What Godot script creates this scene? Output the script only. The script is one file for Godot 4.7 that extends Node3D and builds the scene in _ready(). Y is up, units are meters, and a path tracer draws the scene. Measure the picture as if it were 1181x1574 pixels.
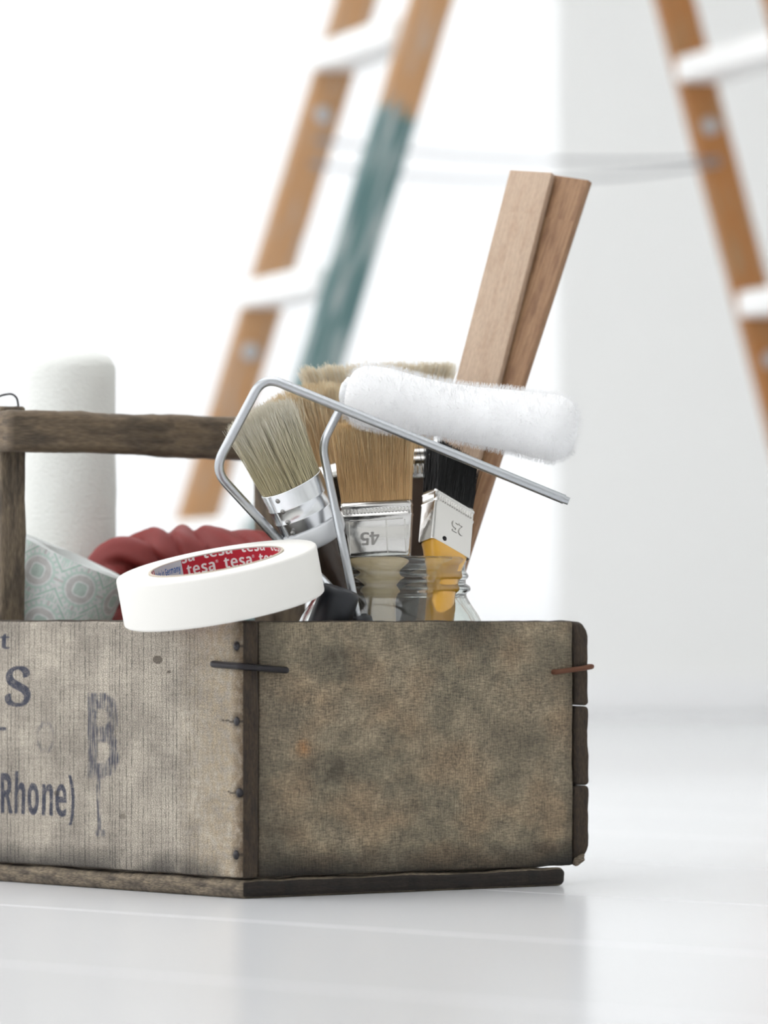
extends Node3D

# ---------------------------------------------------------------- camera figures
const F := 8000.0                      # focal length in pixels of the 1181 x 1574 frame
const EYE := 0.179
const PITCH := 0.019747
var rng := RandomNumberGenerator.new()
var crate_at: Transform3D
var L := {}                            # materials

func P(px: float, py: float, depth: float) -> Vector3:
	var d := Vector3((px - 590.5) / F, -(py - 787.0) / F, -1.0).rotated(Vector3.RIGHT, PITCH)
	return Vector3(0, EYE, 0) + d * (depth / -d.z)

func B(u: float, v: float, y: float) -> Vector3:
	return crate_at * Vector3(u, y, -v)

# ---------------------------------------------------------------- node helpers
var used := {}
func numbered(called: String) -> String:
	if not used.has(called):
		used[called] = 0
		return called
	used[called] += 1
	return "%s_%03d" % [called, used[called]]

func thing(called: String, label: String, category: String, xf := Transform3D(), group := "") -> Node3D:
	var o := Node3D.new()
	o.name = numbered(called)
	o.transform = xf
	o.set_meta("label", label)
	o.set_meta("category", category)
	if group != "":
		o.set_meta("group", group)
	add_child(o)
	return o

func obj(called: String, mesh: Mesh, mat: Material, parent: Node = self, xf := Transform3D(), kind := "") -> MeshInstance3D:
	var o := MeshInstance3D.new()
	o.name = numbered(called) if parent == self else called
	o.mesh = mesh
	if mat:
		o.material_override = mat
	o.transform = xf
	if kind != "":
		o.set_meta("kind", kind)
	parent.add_child(o, true)
	return o

func place(b: Basis, at: Vector3) -> Transform3D:
	return Transform3D(b, at)

func axes(w: Vector3, h: Vector3) -> Basis:
	var y := h.normalized()
	var x := (w - y * w.dot(y)).normalized()
	return Basis(x, y, x.cross(y))

# ---------------------------------------------------------------- mesh helpers
func begin() -> SurfaceTool:
	var st := SurfaceTool.new()
	st.begin(Mesh.PRIMITIVE_TRIANGLES)
	st.set_smooth_group(0)
	return st

func done(st: SurfaceTool, onto: ArrayMesh = null) -> ArrayMesh:
	st.generate_normals()
	return st.commit(onto) if onto else st.commit()

func quad(st: SurfaceTool, a: Vector3, b: Vector3, c: Vector3, d: Vector3, ua := Vector2(), ub := Vector2(), uc := Vector2(), ud := Vector2()) -> void:
	for k in [[a, ua], [b, ub], [c, uc], [a, ua], [c, uc], [d, ud]]:
		st.set_uv(k[1])
		st.add_vertex(k[0])

func steps(h: float, r: float, n: int, arc: int) -> PackedFloat32Array:
	var o := PackedFloat32Array()
	for i in arc:
		o.append(-(h - r) - r * tan(PI / 4 * (arc - i) / arc))
	for i in n + 1:
		o.append(-(h - r) + 2.0 * (h - r) * i / n)
	for i in arc:
		o.append((h - r) + r * tan(PI / 4 * (i + 1) / arc))
	return o

# rounded box centred on its origin; bend(p, n) may move every vertex; faces of axis `own` go to surface 0, the others to surface 1
func rbox_into(s0: SurfaceTool, s1: SurfaceTool, size: Vector3, r: float, n: Vector3i, arc := 2, bend = null, own := -1, at := Transform3D()) -> void:
	var h := size / 2.0
	r = minf(r, minf(h.x, minf(h.y, h.z)) * 0.98)
	var g := [steps(h.x, r, n.x, arc), steps(h.y, r, n.y, arc), steps(h.z, r, n.z, arc)]
	var inner := h - Vector3.ONE * r
	for ax in 3:
		var ia := (ax + 1) % 3
		var ib := (ax + 2) % 3
		for sgn in [-1.0, 1.0]:
			var st: SurfaceTool = s0 if own < 0 or own == ax else s1
			var ga: PackedFloat32Array = g[ia]
			var gb: PackedFloat32Array = g[ib]
			var pts := []
			var uvs := []
			for i in ga.size():
				for j in gb.size():
					var p := Vector3()
					p[ax] = h[ax] * sgn
					p[ia] = ga[i]
					p[ib] = gb[j]
					var c := p.clamp(-inner, inner)
					var nn := (p - c).normalized()
					var q := c + nn * r
					if bend != null:
						q = bend.call(q, nn)
					pts.append(at * q)
					if ax == 0:
						uvs.append(Vector2(p.z / size.z + 0.5, 0.5 - p.y / size.y))
					elif ax == 1:
						uvs.append(Vector2(p.x / size.x + 0.5, p.z / size.z + 0.5))
					else:
						uvs.append(Vector2(p.x / size.x + 0.5, 0.5 - p.y / size.y))
			var m := gb.size()
			for i in ga.size() - 1:
				for j in m - 1:
					var a := i * m + j
					if sgn > 0:
						quad(st, pts[a], pts[a + 1], pts[a + m + 1], pts[a + m], uvs[a], uvs[a + 1], uvs[a + m + 1], uvs[a + m])
					else:
						quad(st, pts[a], pts[a + m], pts[a + m + 1], pts[a + 1], uvs[a], uvs[a + m], uvs[a + m + 1], uvs[a + 1])

func rbox(size: Vector3, r: float, n := Vector3i.ONE, arc := 2, bend = null) -> ArrayMesh:
	var st := begin()
	rbox_into(st, st, size, r, n, arc, bend)
	return done(st)

func rbox2(size: Vector3, r: float, n: Vector3i, arc: int, bend, own: int, m0: Material, m1: Material) -> ArrayMesh:
	var a := begin()
	var b := begin()
	rbox_into(a, b, size, r, n, arc, bend, own)
	# normals come from one welded shape, so that the two surfaces meet smoothly
	var mesh := done(a)
	mesh = done(b, mesh)
	mesh.surface_set_material(0, m0)
	mesh.surface_set_material(1, m1)
	return mesh

# profile of (radius, height): up the outside, then inwards, then down the inside
func lathe_into(st: SurfaceTool, prof: PackedVector2Array, seg: int, at := Transform3D(), bend = null, hard := false) -> void:
	var len := 0.0
	var cum := PackedFloat32Array([0.0])
	for j in prof.size() - 1:
		len += prof[j].distance_to(prof[j + 1])
		cum.append(len)
	var ring := []
	for i in seg + 1:
		var f := TAU * (i % seg) / seg
		var row := []
		for j in prof.size():
			var p := Vector3(prof[j].x * cos(f), prof[j].y, prof[j].x * sin(f))
			if bend != null:
				p = bend.call(p, f, j)
			row.append(at * p)
		ring.append(row)
	for j in prof.size() - 1:
		if hard:
			st.set_smooth_group(j)
		for i in seg:
			var u0 := float(i) / seg
			var u1 := float(i + 1) / seg
			var v0 := 1.0 - cum[j] / len
			var v1 := 1.0 - cum[j + 1] / len
			var a: Vector3 = ring[i][j]
			var d: Vector3 = ring[i + 1][j]
			var c: Vector3 = ring[i + 1][j + 1]
			var b: Vector3 = ring[i][j + 1]
			if prof[j].x > 1e-7:
				st.set_uv(Vector2(u0, v0)); st.add_vertex(a)
				st.set_uv(Vector2(u1, v0)); st.add_vertex(d)
				st.set_uv(Vector2(u1, v1)); st.add_vertex(c)
			if prof[j + 1].x > 1e-7:
				st.set_uv(Vector2(u0, v0)); st.add_vertex(a)
				st.set_uv(Vector2(u1, v1)); st.add_vertex(c)
				st.set_uv(Vector2(u0, v1)); st.add_vertex(b)

func lathe(prof: PackedVector2Array, seg: int, bend = null) -> ArrayMesh:
	var st := begin()
	lathe_into(st, prof, seg, Transform3D(), bend)
	return done(st)

func tube_into(st: SurfaceTool, pts: PackedVector3Array, rad: PackedFloat32Array, seg: int, bend = null) -> void:
	var n := pts.size()
	var side := Vector3.UP
	var rings := []
	for i in n:
		var dir := (pts[mini(i + 1, n - 1)] - pts[maxi(i - 1, 0)]).normalized()
		if i == 0 and absf(dir.dot(side)) > 0.9:
			side = Vector3.RIGHT
		side = (side - dir * side.dot(dir)).normalized()
		var s2 := side.cross(dir)           # side x s2 = -dir
		s2 = -s2 if side.cross(s2).dot(dir) > 0 else s2
		var row := []
		for k in seg:
			var a := TAU * k / seg
			var rr := rad[mini(i, rad.size() - 1)]
			var off := (side * cos(a) + s2 * sin(a)) * rr
			row.append(bend.call(pts[i], off, i, a) if bend != null else pts[i] + off)
		rings.append(row)
	for i in n - 1:
		for k in seg:
			var k2 := (k + 1) % seg
			quad(st, rings[i][k], rings[i][k2], rings[i + 1][k2], rings[i + 1][k], Vector2(float(k) / seg, float(i) / n), Vector2(float(k + 1) / seg, float(i) / n), Vector2(float(k + 1) / seg, float(i + 1) / n), Vector2(float(k) / seg, float(i + 1) / n))
	for e in [0, n - 1]:
		var mid := Vector3()
		for p in rings[e]:
			mid += p / seg
		for k in seg:
			var k2 := (k + 1) % seg
			var t := [mid, rings[e][k2], rings[e][k]] if e == 0 else [mid, rings[e][k], rings[e][k2]]
			st.set_smooth_group(1 + mini(e, 1))
			for p in t:
				st.set_uv(Vector2(0.5, 0.5))
				st.add_vertex(p)
	st.set_smooth_group(0)

func tube(pts: PackedVector3Array, r: float, seg := 12) -> ArrayMesh:
	var st := begin()
	tube_into(st, pts, PackedFloat32Array([r]), seg)
	return done(st)

# round the corners of a path
func rounded(c: Array, r: float, n := 7) -> PackedVector3Array:
	var o := PackedVector3Array([c[0]])
	for i in range(1, c.size() - 1):
		var p: Vector3 = c[i]
		var a: Vector3 = (c[i - 1] - p).normalized()
		var b: Vector3 = (c[i + 1] - p).normalized()
		var cut: float = minf(r, 0.45 * minf(p.distance_to(c[i - 1]), p.distance_to(c[i + 1])))
		for k in n + 1:
			var t := float(k) / n
			o.append((p + a * cut).lerp(p, t).lerp(p.lerp(p + b * cut, t), t))
	o.append(c[-1])
	return o

# superellipse sweep along y: rows of (y, half width, half depth, exponent)
func ring_of(y: float, hw: float, hd: float, e: float, seg: int) -> PackedVector3Array:
	var o := PackedVector3Array()
	if e < 5.0:
		for k in seg:
			var a := TAU * k / seg
			o.append(Vector3(signf(cos(a)) * pow(absf(cos(a)), 2.0 / e) * hw, y, signf(sin(a)) * pow(absf(sin(a)), 2.0 / e) * hd))
		return o
	var r := minf(hw, hd) * 0.34
	var n := seg / 4
	for q in 4:
		var sx: float = [1.0, -1.0, -1.0, 1.0][q]
		var sz: float = [1.0, 1.0, -1.0, -1.0][q]
		for k in n:
			var a := PI / 2 * (q + float(k) / (n - 1))
			o.append(Vector3(sx * (hw - r) + cos(a) * r, y, sz * (hd - r) + sin(a) * r))
	return o

func sweep(rows: Array, seg := 40) -> ArrayMesh:
	var st := begin()
	var rings := []
	for r in rows:
		rings.append(ring_of(r[0], r[1], r[2], r[3], seg))
	for i in rows.size() - 1:
		for k in seg:
			var k2 := (k + 1) % seg
			quad(st, rings[i][k], rings[i][k2], rings[i + 1][k2], rings[i + 1][k], Vector2(float(k) / seg, float(i)), Vector2(float(k + 1) / seg, float(i)), Vector2(float(k + 1) / seg, float(i + 1)), Vector2(float(k) / seg, float(i + 1)))
	for e in [0, rows.size() - 1]:
		var mid := Vector3()
		for p in rings[e]:
			mid += p / seg
		st.set_smooth_group(1 + mini(e, 1))
		for k in seg:
			var k2 := (k + 1) % seg
			for p in ([mid, rings[e][k2], rings[e][k]] if e == 0 else [mid, rings[e][k], rings[e][k2]]):
				st.set_uv(Vector2(0.5, 0.5))
				st.add_vertex(p)
	return done(st)

# many thin hairs: each a list of points, a radius and two colours (root, tip)
func hair_mesh(hairs: Array, seg := 3) -> ArrayMesh:
	var V := PackedVector3Array()
	var N := PackedVector3Array()
	var C := PackedColorArray()
	var I := PackedInt32Array()
	for hr in hairs:
		var pts: PackedVector3Array = hr[0]
		var n := pts.size()
		var dir := (pts[n - 1] - pts[0]).normalized()
		var s1 := dir.cross(Vector3(0.31, 0.2, 0.93)).normalized()
		var s2 := s1.cross(dir)
		s2 = -s2 if s1.cross(s2).dot(dir) > 0 else s2
		var base := V.size()
		for i in n:
			var t := float(i) / (n - 1)
			var r: float = hr[1] * (1.0 if t < 0.8 else lerpf(1.0, 0.35, (t - 0.8) / 0.2))
			var c: Color = hr[2].lerp(hr[3], t * t)
			for k in seg:
				var a := TAU * k / seg
				var nn := s1 * cos(a) + s2 * sin(a)
				V.append(pts[i] + nn * r)
				N.append(nn)
				C.append(c)
		for i in n - 1:
			for k in seg:
				var a := base + i * seg + k
				var d := base + i * seg + (k + 1) % seg
				I.append_array([a, d, d + seg, a, d + seg, a + seg])
	var arr := []
	arr.resize(Mesh.ARRAY_MAX)
	arr[Mesh.ARRAY_VERTEX] = V
	arr[Mesh.ARRAY_NORMAL] = N
	arr[Mesh.ARRAY_COLOR] = C
	arr[Mesh.ARRAY_INDEX] = I
	var m := ArrayMesh.new()
	m.add_surface_from_arrays(Mesh.PRIMITIVE_TRIANGLES, arr)
	return m

# ---------------------------------------------------------------- textures
func noise(w: int, h: int, freq: float, sd: int, oct := 4, sx := 1.0, sy := 1.0) -> PackedByteArray:
	var f := FastNoiseLite.new()
	f.seed = sd
	f.noise_type = FastNoiseLite.TYPE_SIMPLEX_SMOOTH
	f.frequency = freq
	f.fractal_octaves = oct
	var im := f.get_image(maxi(4, int(w / sx)), maxi(4, int(h / sy)), false, false, true)
	im.convert(Image.FORMAT_L8)
	im.resize(w, h, Image.INTERPOLATE_CUBIC)
	return im.get_data()

func tex_from(w: int, h: int, data: PackedByteArray, grey := false) -> ImageTexture:
	return ImageTexture.create_from_image(Image.create_from_data(w, h, false, Image.FORMAT_L8 if grey else Image.FORMAT_RGB8, data))

func col8(c: Color) -> Vector3:
	return Vector3(c.r, c.g, c.b) * 255.0

# fills a rectangle of a mask with lettering taken from a font's own outlines
func letter(mask: PackedFloat32Array, w: int, h: int, text: String, fonts: String, weight: int, rect: Rect2, value := 1.0, turned := false) -> void:
	var tm := TextMesh.new()
	var fo := SystemFont.new()
	fo.font_names = PackedStringArray([fonts])
	fo.font_weight = weight
	tm.font = fo
	tm.font_size = 64
	tm.depth = 0.0
	tm.text = text
	var arr := tm.get_mesh_arrays()
	var v: PackedVector3Array = arr[Mesh.ARRAY_VERTEX]
	var ix: PackedInt32Array = arr[Mesh.ARRAY_INDEX] if arr[Mesh.ARRAY_INDEX] != null else PackedInt32Array(range(v.size()))
	if v.is_empty():
		push_warning("no glyphs for " + text)
		return
	var lo := Vector2(1e9, 1e9)
	var hi := -lo
	for p in v:
		lo = lo.min(Vector2(p.x, p.y))
		hi = hi.max(Vector2(p.x, p.y))
	for t in range(0, ix.size() - 2, 3):
		var q := []
		for k in 3:
			var p := v[ix[t + k]]
			var s := Vector2((p.x - lo.x) / (hi.x - lo.x), (hi.y - p.y) / (hi.y - lo.y))
			q.append(rect.position + s * rect.size)
		var y0 := maxi(0, int(minf(q[0].y, minf(q[1].y, q[2].y))))
		var y1 := mini(h - 1, int(maxf(q[0].y, maxf(q[1].y, q[2].y))) + 1)
		for y in range(y0, y1 + 1):
			var yc := y + 0.5
			var xs := []
			for k in 3:
				var a: Vector2 = q[k]
				var b: Vector2 = q[(k + 1) % 3]
				if (a.y <= yc) != (b.y <= yc):
					xs.append(a.x + (b.x - a.x) * (yc - a.y) / (b.y - a.y))
			if xs.size() == 2:
				var xa := maxi(0, int(round(minf(xs[0], xs[1]))))
				var xb := mini(w, int(round(maxf(xs[0], xs[1]))))
				for x in range(xa, xb):
					mask[y * w + x] = value

func blur_mask(mask: PackedFloat32Array, w: int, h: int, n: int) -> PackedFloat32Array:
	var b := PackedByteArray()
	b.resize(w * h)
	for i in w * h:
		b[i] = int(clampf(mask[i], 0, 1) * 255)
	var im := Image.create_from_data(w, h, false, Image.FORMAT_L8, b)
	im.resize(maxi(2, w / n), maxi(2, h / n), Image.INTERPOLATE_BILINEAR)
	im.resize(w, h, Image.INTERPOLATE_CUBIC)
	var d := im.get_data()
	var o := PackedFloat32Array()
	o.resize(w * h)
	for i in w * h:
		o[i] = d[i] / 255.0
	return o

func mat(called: String, c: Color, rough := 0.6, metal := 0.0) -> StandardMaterial3D:
	var m := StandardMaterial3D.new()
	m.resource_name = called
	m.albedo_color = c
	m.roughness = rough
	m.metallic = metal
	return m

func with_bump(m: StandardMaterial3D, t: Texture2D, cm: float) -> StandardMaterial3D:
	m.heightmap_enabled = true
	m.heightmap_texture = t
	m.heightmap_scale = cm
	return m

func tri(m: StandardMaterial3D, per_metre: float) -> StandardMaterial3D:
	m.uv1_triplanar = true
	m.uv1_scale = Vector3.ONE * per_metre
	return m

# wood whose grain runs along v: colour and relief
func wood_tex(w: int, h: int, sd: int, c0: Color, c1: Color, c2: Color, fine: float, blotch: float, along_u := false) -> Array:
	var g := noise(w, h, 0.08, sd, 4, 24.0, 1.0) if along_u else noise(w, h, 0.08, sd, 4, 1.0, 24.0)
	var s := noise(w, h, 0.02, sd + 1, 4, 4.0, 1.0) if along_u else noise(w, h, 0.02, sd + 1, 4, 1.0, 4.0)
	var f := noise(w, h, 0.2, sd + 2, 3, 6.0, 1.0) if along_u else noise(w, h, 0.2, sd + 2, 3, 1.0, 6.0)
	var a := col8(c0)
	var b := col8(c1)
	var c := col8(c2)
	var o := PackedByteArray()
	o.resize(w * h * 3)
	var hgt := PackedByteArray()
	hgt.resize(w * h)
	for i in w * h:
		var gg := g[i] / 255.0
		var ss := clampf((s[i] / 255.0 - 0.45) * 2.5, 0, 1) * blotch
		var ff := (f[i] / 255.0 - 0.5) * fine
		var k := a.lerp(b, gg).lerp(c, ss) * (1.0 + ff)
		o[i * 3] = clampi(int(k.x), 0, 255)
		o[i * 3 + 1] = clampi(int(k.y), 0, 255)
		o[i * 3 + 2] = clampi(int(k.z), 0, 255)
		hgt[i] = clampi(int(128 + ff * 200 + (gg - 0.5) * 80), 0, 255)
	return [tex_from(w, h, o), tex_from(w, h, hgt, true)]

# the long side of the crate: pale sawn wood, upright saw marks, faded ink
func side_texture() -> Array:
	var w := 2048
	var h := 576
	var mm := w / 0.60                    # pixels per metre along the board
	var mv := h / 0.1628
	var ink := PackedFloat32Array()
	ink.resize(w * h)
	var smear := PackedFloat32Array()
	smear.resize(w * h)
	var X := func(v: float) -> float: return w - v * mm
	var Y := func(y: float) -> float: return (0.1753 - y) * mv
	letter(ink, w, h, "S", "Droid Serif", 700, Rect2(X.call(0.2685), Y.call(0.1445), 0.031 * mm, 0.0270 * mv))
	letter(ink, w, h, "Rhone)", "Droid Sans", 700, Rect2(X.call(0.273), Y.call(0.0745), 0.087 * mm, 0.034 * mv))
	letter(ink, w, h, "t", "Droid Serif", 700, Rect2(X.call(0.275), Y.call(0.166), 0.012 * mm, 0.010 * mv))
	letter(ink, w, h, "-", "Droid Serif", 700, Rect2(X.call(0.277), Y.call(0.1035), 0.011 * mm, 0.002 * mv))
	letter(smear, w, h, "B", "Droid Sans", 700, Rect2(X.call(0.170), Y.call(0.127), 0.034 * mm, 0.054 * mv))
	letter(smear, w, h, "I", "Droid Sans", 400, Rect2(X.call(0.163), Y.call(0.078), 0.011 * mm, 0.043 * mv))
	letter(smear, w, h, "O", "Droid Sans", 400, Rect2(X.call(0.231), Y.call(0.108), 0.022 * mm, 0.020 * mv), 0.5)
	var split := PackedFloat32Array()
	split.resize(w * h)
	for q in [[0.1592, 0.0, 0.006], [0.1118, 0.016, 0.006], [0.0668, 0.014, 0.004], [0.0276, -0.002, 0.0066]]:
		for xx in range(int(X.call(q[2] + maxf(q[1], 0.0))), w):
			var away: float = absf(float(xx) - X.call(q[2])) / mm
			var wide: float = 2.6 * clampf(1.0 - away / 0.02, 0.1, 1) if xx < X.call(q[2]) else 3.4
			for dy in range(-5, 6):
				if absf(dy) < wide:
					split[(int(Y.call(q[0])) + dy + int(2.0 * sin(xx * 0.06))) * w + xx] = 0.8
		for yy in range(-22, 23):
			for xx in range(-22, 23):
				var rr := Vector2(xx, yy).length()
				var ax := int(X.call(q[2])) + xx
				if rr < 22 and ax < w:
					var at := (int(Y.call(q[0])) + yy) * w + ax
					split[at] = maxf(split[at], 0.75 * (1.0 - rr / 22.0))
	for q in [[0.1500, 0.0925, 9.0, 0.55], [0.0480, 0.1310, 7.0, 0.3], [0.0610, 0.2070, 6.0, 0.4], [0.1420, 0.0800, 4.0, 0.5]]:
		for yy in range(-12, 13):
			for xx in range(-24, 25):
				if Vector2(xx * 0.5, yy).length() < q[2]:
					split[(int(Y.call(q[0])) + yy) * w + int(X.call(q[1])) + xx] = q[3]
	split = blur_mask(split, w, h, 3)
	smear = blur_mask(smear, w, h, 7)
	ink = blur_mask(ink, w, h, 2)
	var grain := noise(w, h, 0.10, 11, 4, 14.0, 1.0)
	var fine := noise(w, h, 0.30, 12, 3, 1.6, 1.0)
	var vert := noise(w, h, 0.5, 13, 1, 2.0, 30.0)
	var big := noise(w, h, 0.006, 14, 4)
	var wear := noise(w, h, 0.035, 15, 3)
	var saw := PackedFloat32Array()
	saw.resize(w)
	rng.seed = 5
	var x := 6.0
	while x < w - 4:
		var deep := rng.randf_range(0.25, 0.75)
		for k in range(-1, 3):
			saw[int(x) + k if int(x) + k < w else w - 1] = deep * [0.5, 1.0, 0.7, 0.25][k + 1]
		x += rng.randf_range(9.0, 27.0)
	var c_a := Vector3(172, 163, 149)
	var c_b := Vector3(138, 130, 119)
	var c_w := Vector3(158, 142, 118)
	var c_i := Vector3(36, 40, 58)
	var o := PackedByteArray()
	o.resize(w * h * 3)
	var hg := PackedByteArray()
	hg.resize(w * h)
	for yy in h:
		var ty := float(yy) / h
		for xx in w:
			var i := yy * w + xx
			var v := (w - xx) / mm
			var br := big[i] / 255.0
			var wr := wear[i] / 255.0
			var k := c_a.lerp(c_b, clampf(br * 1.3 - 0.15, 0, 1))
			k = k.lerp(c_w, clampf((0.075 - v) / 0.06, 0, 0.8) * clampf(wr * 1.6 - 0.2, 0, 1))
			var fg := fine[i] / 255.0 - 0.5
			var gr := grain[i] / 255.0 - 0.5
			var vt := vert[i] / 255.0 - 0.5
			var sd := saw[xx] * clampf(wr * 2.2 - 0.45 + fg * 1.2, 0, 1) * clampf((v - 0.012) / 0.07, 0.12, 1)
			var m := 1.0 + fg * 0.72 + gr * 0.12 + vt * 0.12 - sd * 0.78
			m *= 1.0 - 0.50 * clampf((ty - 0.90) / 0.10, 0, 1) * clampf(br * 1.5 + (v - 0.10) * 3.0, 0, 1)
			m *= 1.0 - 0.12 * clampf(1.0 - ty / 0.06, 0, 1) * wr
			k = k.lerp(Vector3(84, 68, 50), 0.85 * clampf((0.013 - v) / 0.012, 0, 1) * clampf(0.25 + wr * 1.2, 0, 1))
			k *= m
			var inkk := ink[i] * clampf(0.88 + fg * 2.2 - sd * 0.6 + (wr - 0.5), 0, 0.94)
			var sm := smear[i] * clampf(0.42 + fg * 1.2 + (wr - 0.5) * 0.9 + vt * 2.2, 0, 0.8)
			k = k.lerp(c_i, maxf(inkk, sm * 0.85)).lerp(Vector3(48, 40, 32), split[i])
			o[i * 3] = clampi(int(k.x), 0, 255)
			o[i * 3 + 1] = clampi(int(k.y), 0, 255)
			o[i * 3 + 2] = clampi(int(k.z), 0, 255)
			hg[i] = clampi(int(150 + fg * 110 + gr * 60 - sd * 120), 0, 255)
	return [tex_from(w, h, o), tex_from(w, h, hg, true)]

# the end of the crate: darker, fibrous, stained
func end_texture() -> Array:
	var w := 1200
	var h := 752
	var big := noise(w, h, 0.0034, 21, 3, 1.4, 1.0)
	var hue := noise(w, h, 0.0040, 22, 3, 1.3, 1.0)
	var mid := noise(w, h, 0.013, 23, 4, 1.5, 1.0)
	var fx := noise(w, h, 0.16, 24, 3, 6.0, 1.0)
	var fy := noise(w, h, 0.16, 25, 3, 1.0, 9.0)
	var dot := noise(w, h, 0.11, 26, 4)
	var o := PackedByteArray()
	o.resize(w * h * 3)
	var hg := PackedByteArray()
	hg.resize(w * h)
	var c_a := Vector3(134, 122, 102)
	var c_g := Vector3(119, 110, 92)
	var c_b := Vector3(134, 116, 93)
	for yy in h:
		var ty := float(yy) / h
		for xx in w:
			var i := yy * w + xx
			var tx := float(xx) / w
			var bg := big[i] / 255.0
			var hu := hue[i] / 255.0
			var md := mid[i] / 255.0
			var k := c_a.lerp(c_g, clampf(bg * 1.7 - 0.4, 0, 1)).lerp(c_b, clampf(hu * 2.0 - 0.85 + 0.5 * (ty - 0.45), 0, 0.8))
			var a := fx[i] / 255.0 - 0.5
			var b := fy[i] / 255.0 - 0.5
			var d := dot[i] / 255.0 - 0.5
			var m := 1.02 + a * 0.42 + b * 0.34 + d * 0.46 + (md - 0.5) * 0.30
			# scattered pores darker than the rest
			m -= clampf(d * 3.0 - 0.62, 0, 0.3) * clampf(bg * 1.6, 0, 1)
			m *= 1.0 - 0.42 * clampf(1.0 - absf(tx - 0.66) / 0.17, 0, 1) * clampf(1.0 - ty / 0.17, 0, 1) * (0.5 + md)
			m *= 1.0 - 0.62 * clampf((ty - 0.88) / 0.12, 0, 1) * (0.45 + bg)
			m *= 1.0 - 0.25 * clampf((tx - 0.965) / 0.035, 0, 1)
			m *= 1.0 - 0.30 * clampf(1.0 - tx / 0.09, 0, 1) * clampf(0.2 + md * 1.4, 0, 1)
			for s in [[0.25, 0.17, 0.13, 0.09, 0.36], [0.22, 0.58, 0.13, 0.08, 0.36], [0.82, 0.47, 0.16, 0.12, 0.22], [0.10, 0.36, 0.08, 0.12, 0.25], [0.93, 0.22, 0.10, 0.16, 0.18], [0.07, 0.84, 0.08, 0.12, 0.28]]:
				var q := Vector2((tx - s[0]) / s[2], (ty - s[1]) / s[3]).length_squared()
				if q < 1.0:
					m *= 1.0 - s[4] * 0.8 * (1.0 - q) * clampf(md * 2.6 - 0.6, 0, 1.3)
			var st := clampf(1.0 - Vector2((tx - 0.135) / 0.030, (ty - 0.50) / 0.045).length(), 0, 1) * 0.8
			k = k.lerp(Vector3(170, 110, 60), st * clampf(md * 1.6, 0, 1))
			k *= m
			o[i * 3] = clampi(int(k.x), 0, 255)
			o[i * 3 + 1] = clampi(int(k.y), 0, 255)
			o[i * 3 + 2] = clampi(int(k.z), 0, 255)
			hg[i] = clampi(int(128 + a * 120 + b * 110 + d * 120), 0, 255)
	return [tex_from(w, h, o), tex_from(w, h, hg, true)]

# the printed cardboard core of the tape
func core_texture() -> ImageTexture:
	var w := 2048
	var h := 248
	var ink := PackedFloat32Array()
	ink.resize(w * h)
	var blue := PackedFloat32Array()
	blue.resize(w * h)
	# around: 0.2576 m; print period; the grey panel is where the wall turns away on the left
	var rowh := 70.0
	for r in range(-1, 4):
		var y := 30.0 + r * rowh
		for c in 9:
			var x := 192.0 + c * 196.0 + (98.0 if r % 2 != 0 else 0.0)
			if x + 150 > w:
				continue
			letter(ink, w, h, "tesa", "Droid Sans", 700, Rect2(x, y + 6, 150, 56))
			letter(ink, w, h, "®", "Droid Sans", 400, Rect2(x + 154, y + 8, 16, 16))
		letter(blue, w, h, "Made in Germany", "Droid Sans", 700, Rect2(1122, y - 10, 212, 48))
		letter(blue, w, h, "Made in Germany", "Droid Sans", 700, Rect2(40, y + 10, 212, 48))
	var o := PackedByteArray()
	o.resize(w * h * 3)
	for yy in h:
		for xx in w:
			var i := yy * w + xx
			var k := Vector3(186, 22, 44)
			if (xx > 1110 and xx < 1345) or xx < 270:
				k = Vector3(200, 204, 210)
				if blue[i] > 0.5:
					k = Vector3(28, 88, 165)
			elif ink[i] > 0.5:
				k = Vector3(235, 228, 226)
			if yy < 4:
				k = Vector3(205, 200, 195)
			o[i * 3] = int(k.x)
			o[i * 3 + 1] = int(k.y)
			o[i * 3 + 2] = int(k.z)
	return tex_from(w, h, o)

# pale paper with mint medallions
func paper_texture() -> ImageTexture:
	var w := 768
	var h := 768
	var n := noise(w, h, 0.03, 41, 3)
	var o := PackedByteArray()
	o.resize(w * h * 3)
	var paper := Vector3(246, 249, 247)
	var mint := Vector3(220, 238, 229)
	var deep := Vector3(203, 228, 216)
	var taupe := Vector3(222, 221, 218)
	var cell := 192.0
	for yy in h:
		for xx in w:
			var row := int(yy / cell)
			var cx := fposmod(xx + (cell / 2 if row % 2 else 0.0), cell) - cell / 2
			var cy := fposmod(yy, cell) - cell / 2
			var r := Vector2(cx, cy).length()
			var k := paper
			var dia := absf(cx) + absf(cy)
			var round_sq := pow(pow(absf(cx), 3.0) + pow(absf(cy), 3.0), 1.0 / 3.0)
			if round_sq < 34:
				k = deep.lerp(taupe, 0.35) if round_sq < 26 else paper
			elif r < 58:
				k = taupe
			elif r < 66:
				k = paper
			elif r < 76:
				k = mint
			elif dia > 128 and dia < 140:
				k = deep
			elif dia > 150:
				k = mint if int(cx / 7.0 + 100) % 2 == 0 else paper
				if dia > 172:
					k = mint
			elif absf(cx) < 5 or absf(cy) < 5:
				k = taupe
			elif sin(atan2(cy, cx) * 24.0) > 0.3 and r < 90:
				k = mint
			k *= 0.95 + 0.1 * n[yy * w + xx] / 255.0
			o[(yy * w + xx) * 3] = clampi(int(k.x), 0, 255)
			o[(yy * w + xx) * 3 + 1] = clampi(int(k.y), 0, 255)
			o[(yy * w + xx) * 3 + 2] = clampi(int(k.z), 0, 255)
	return tex_from(w, h, o)

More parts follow.
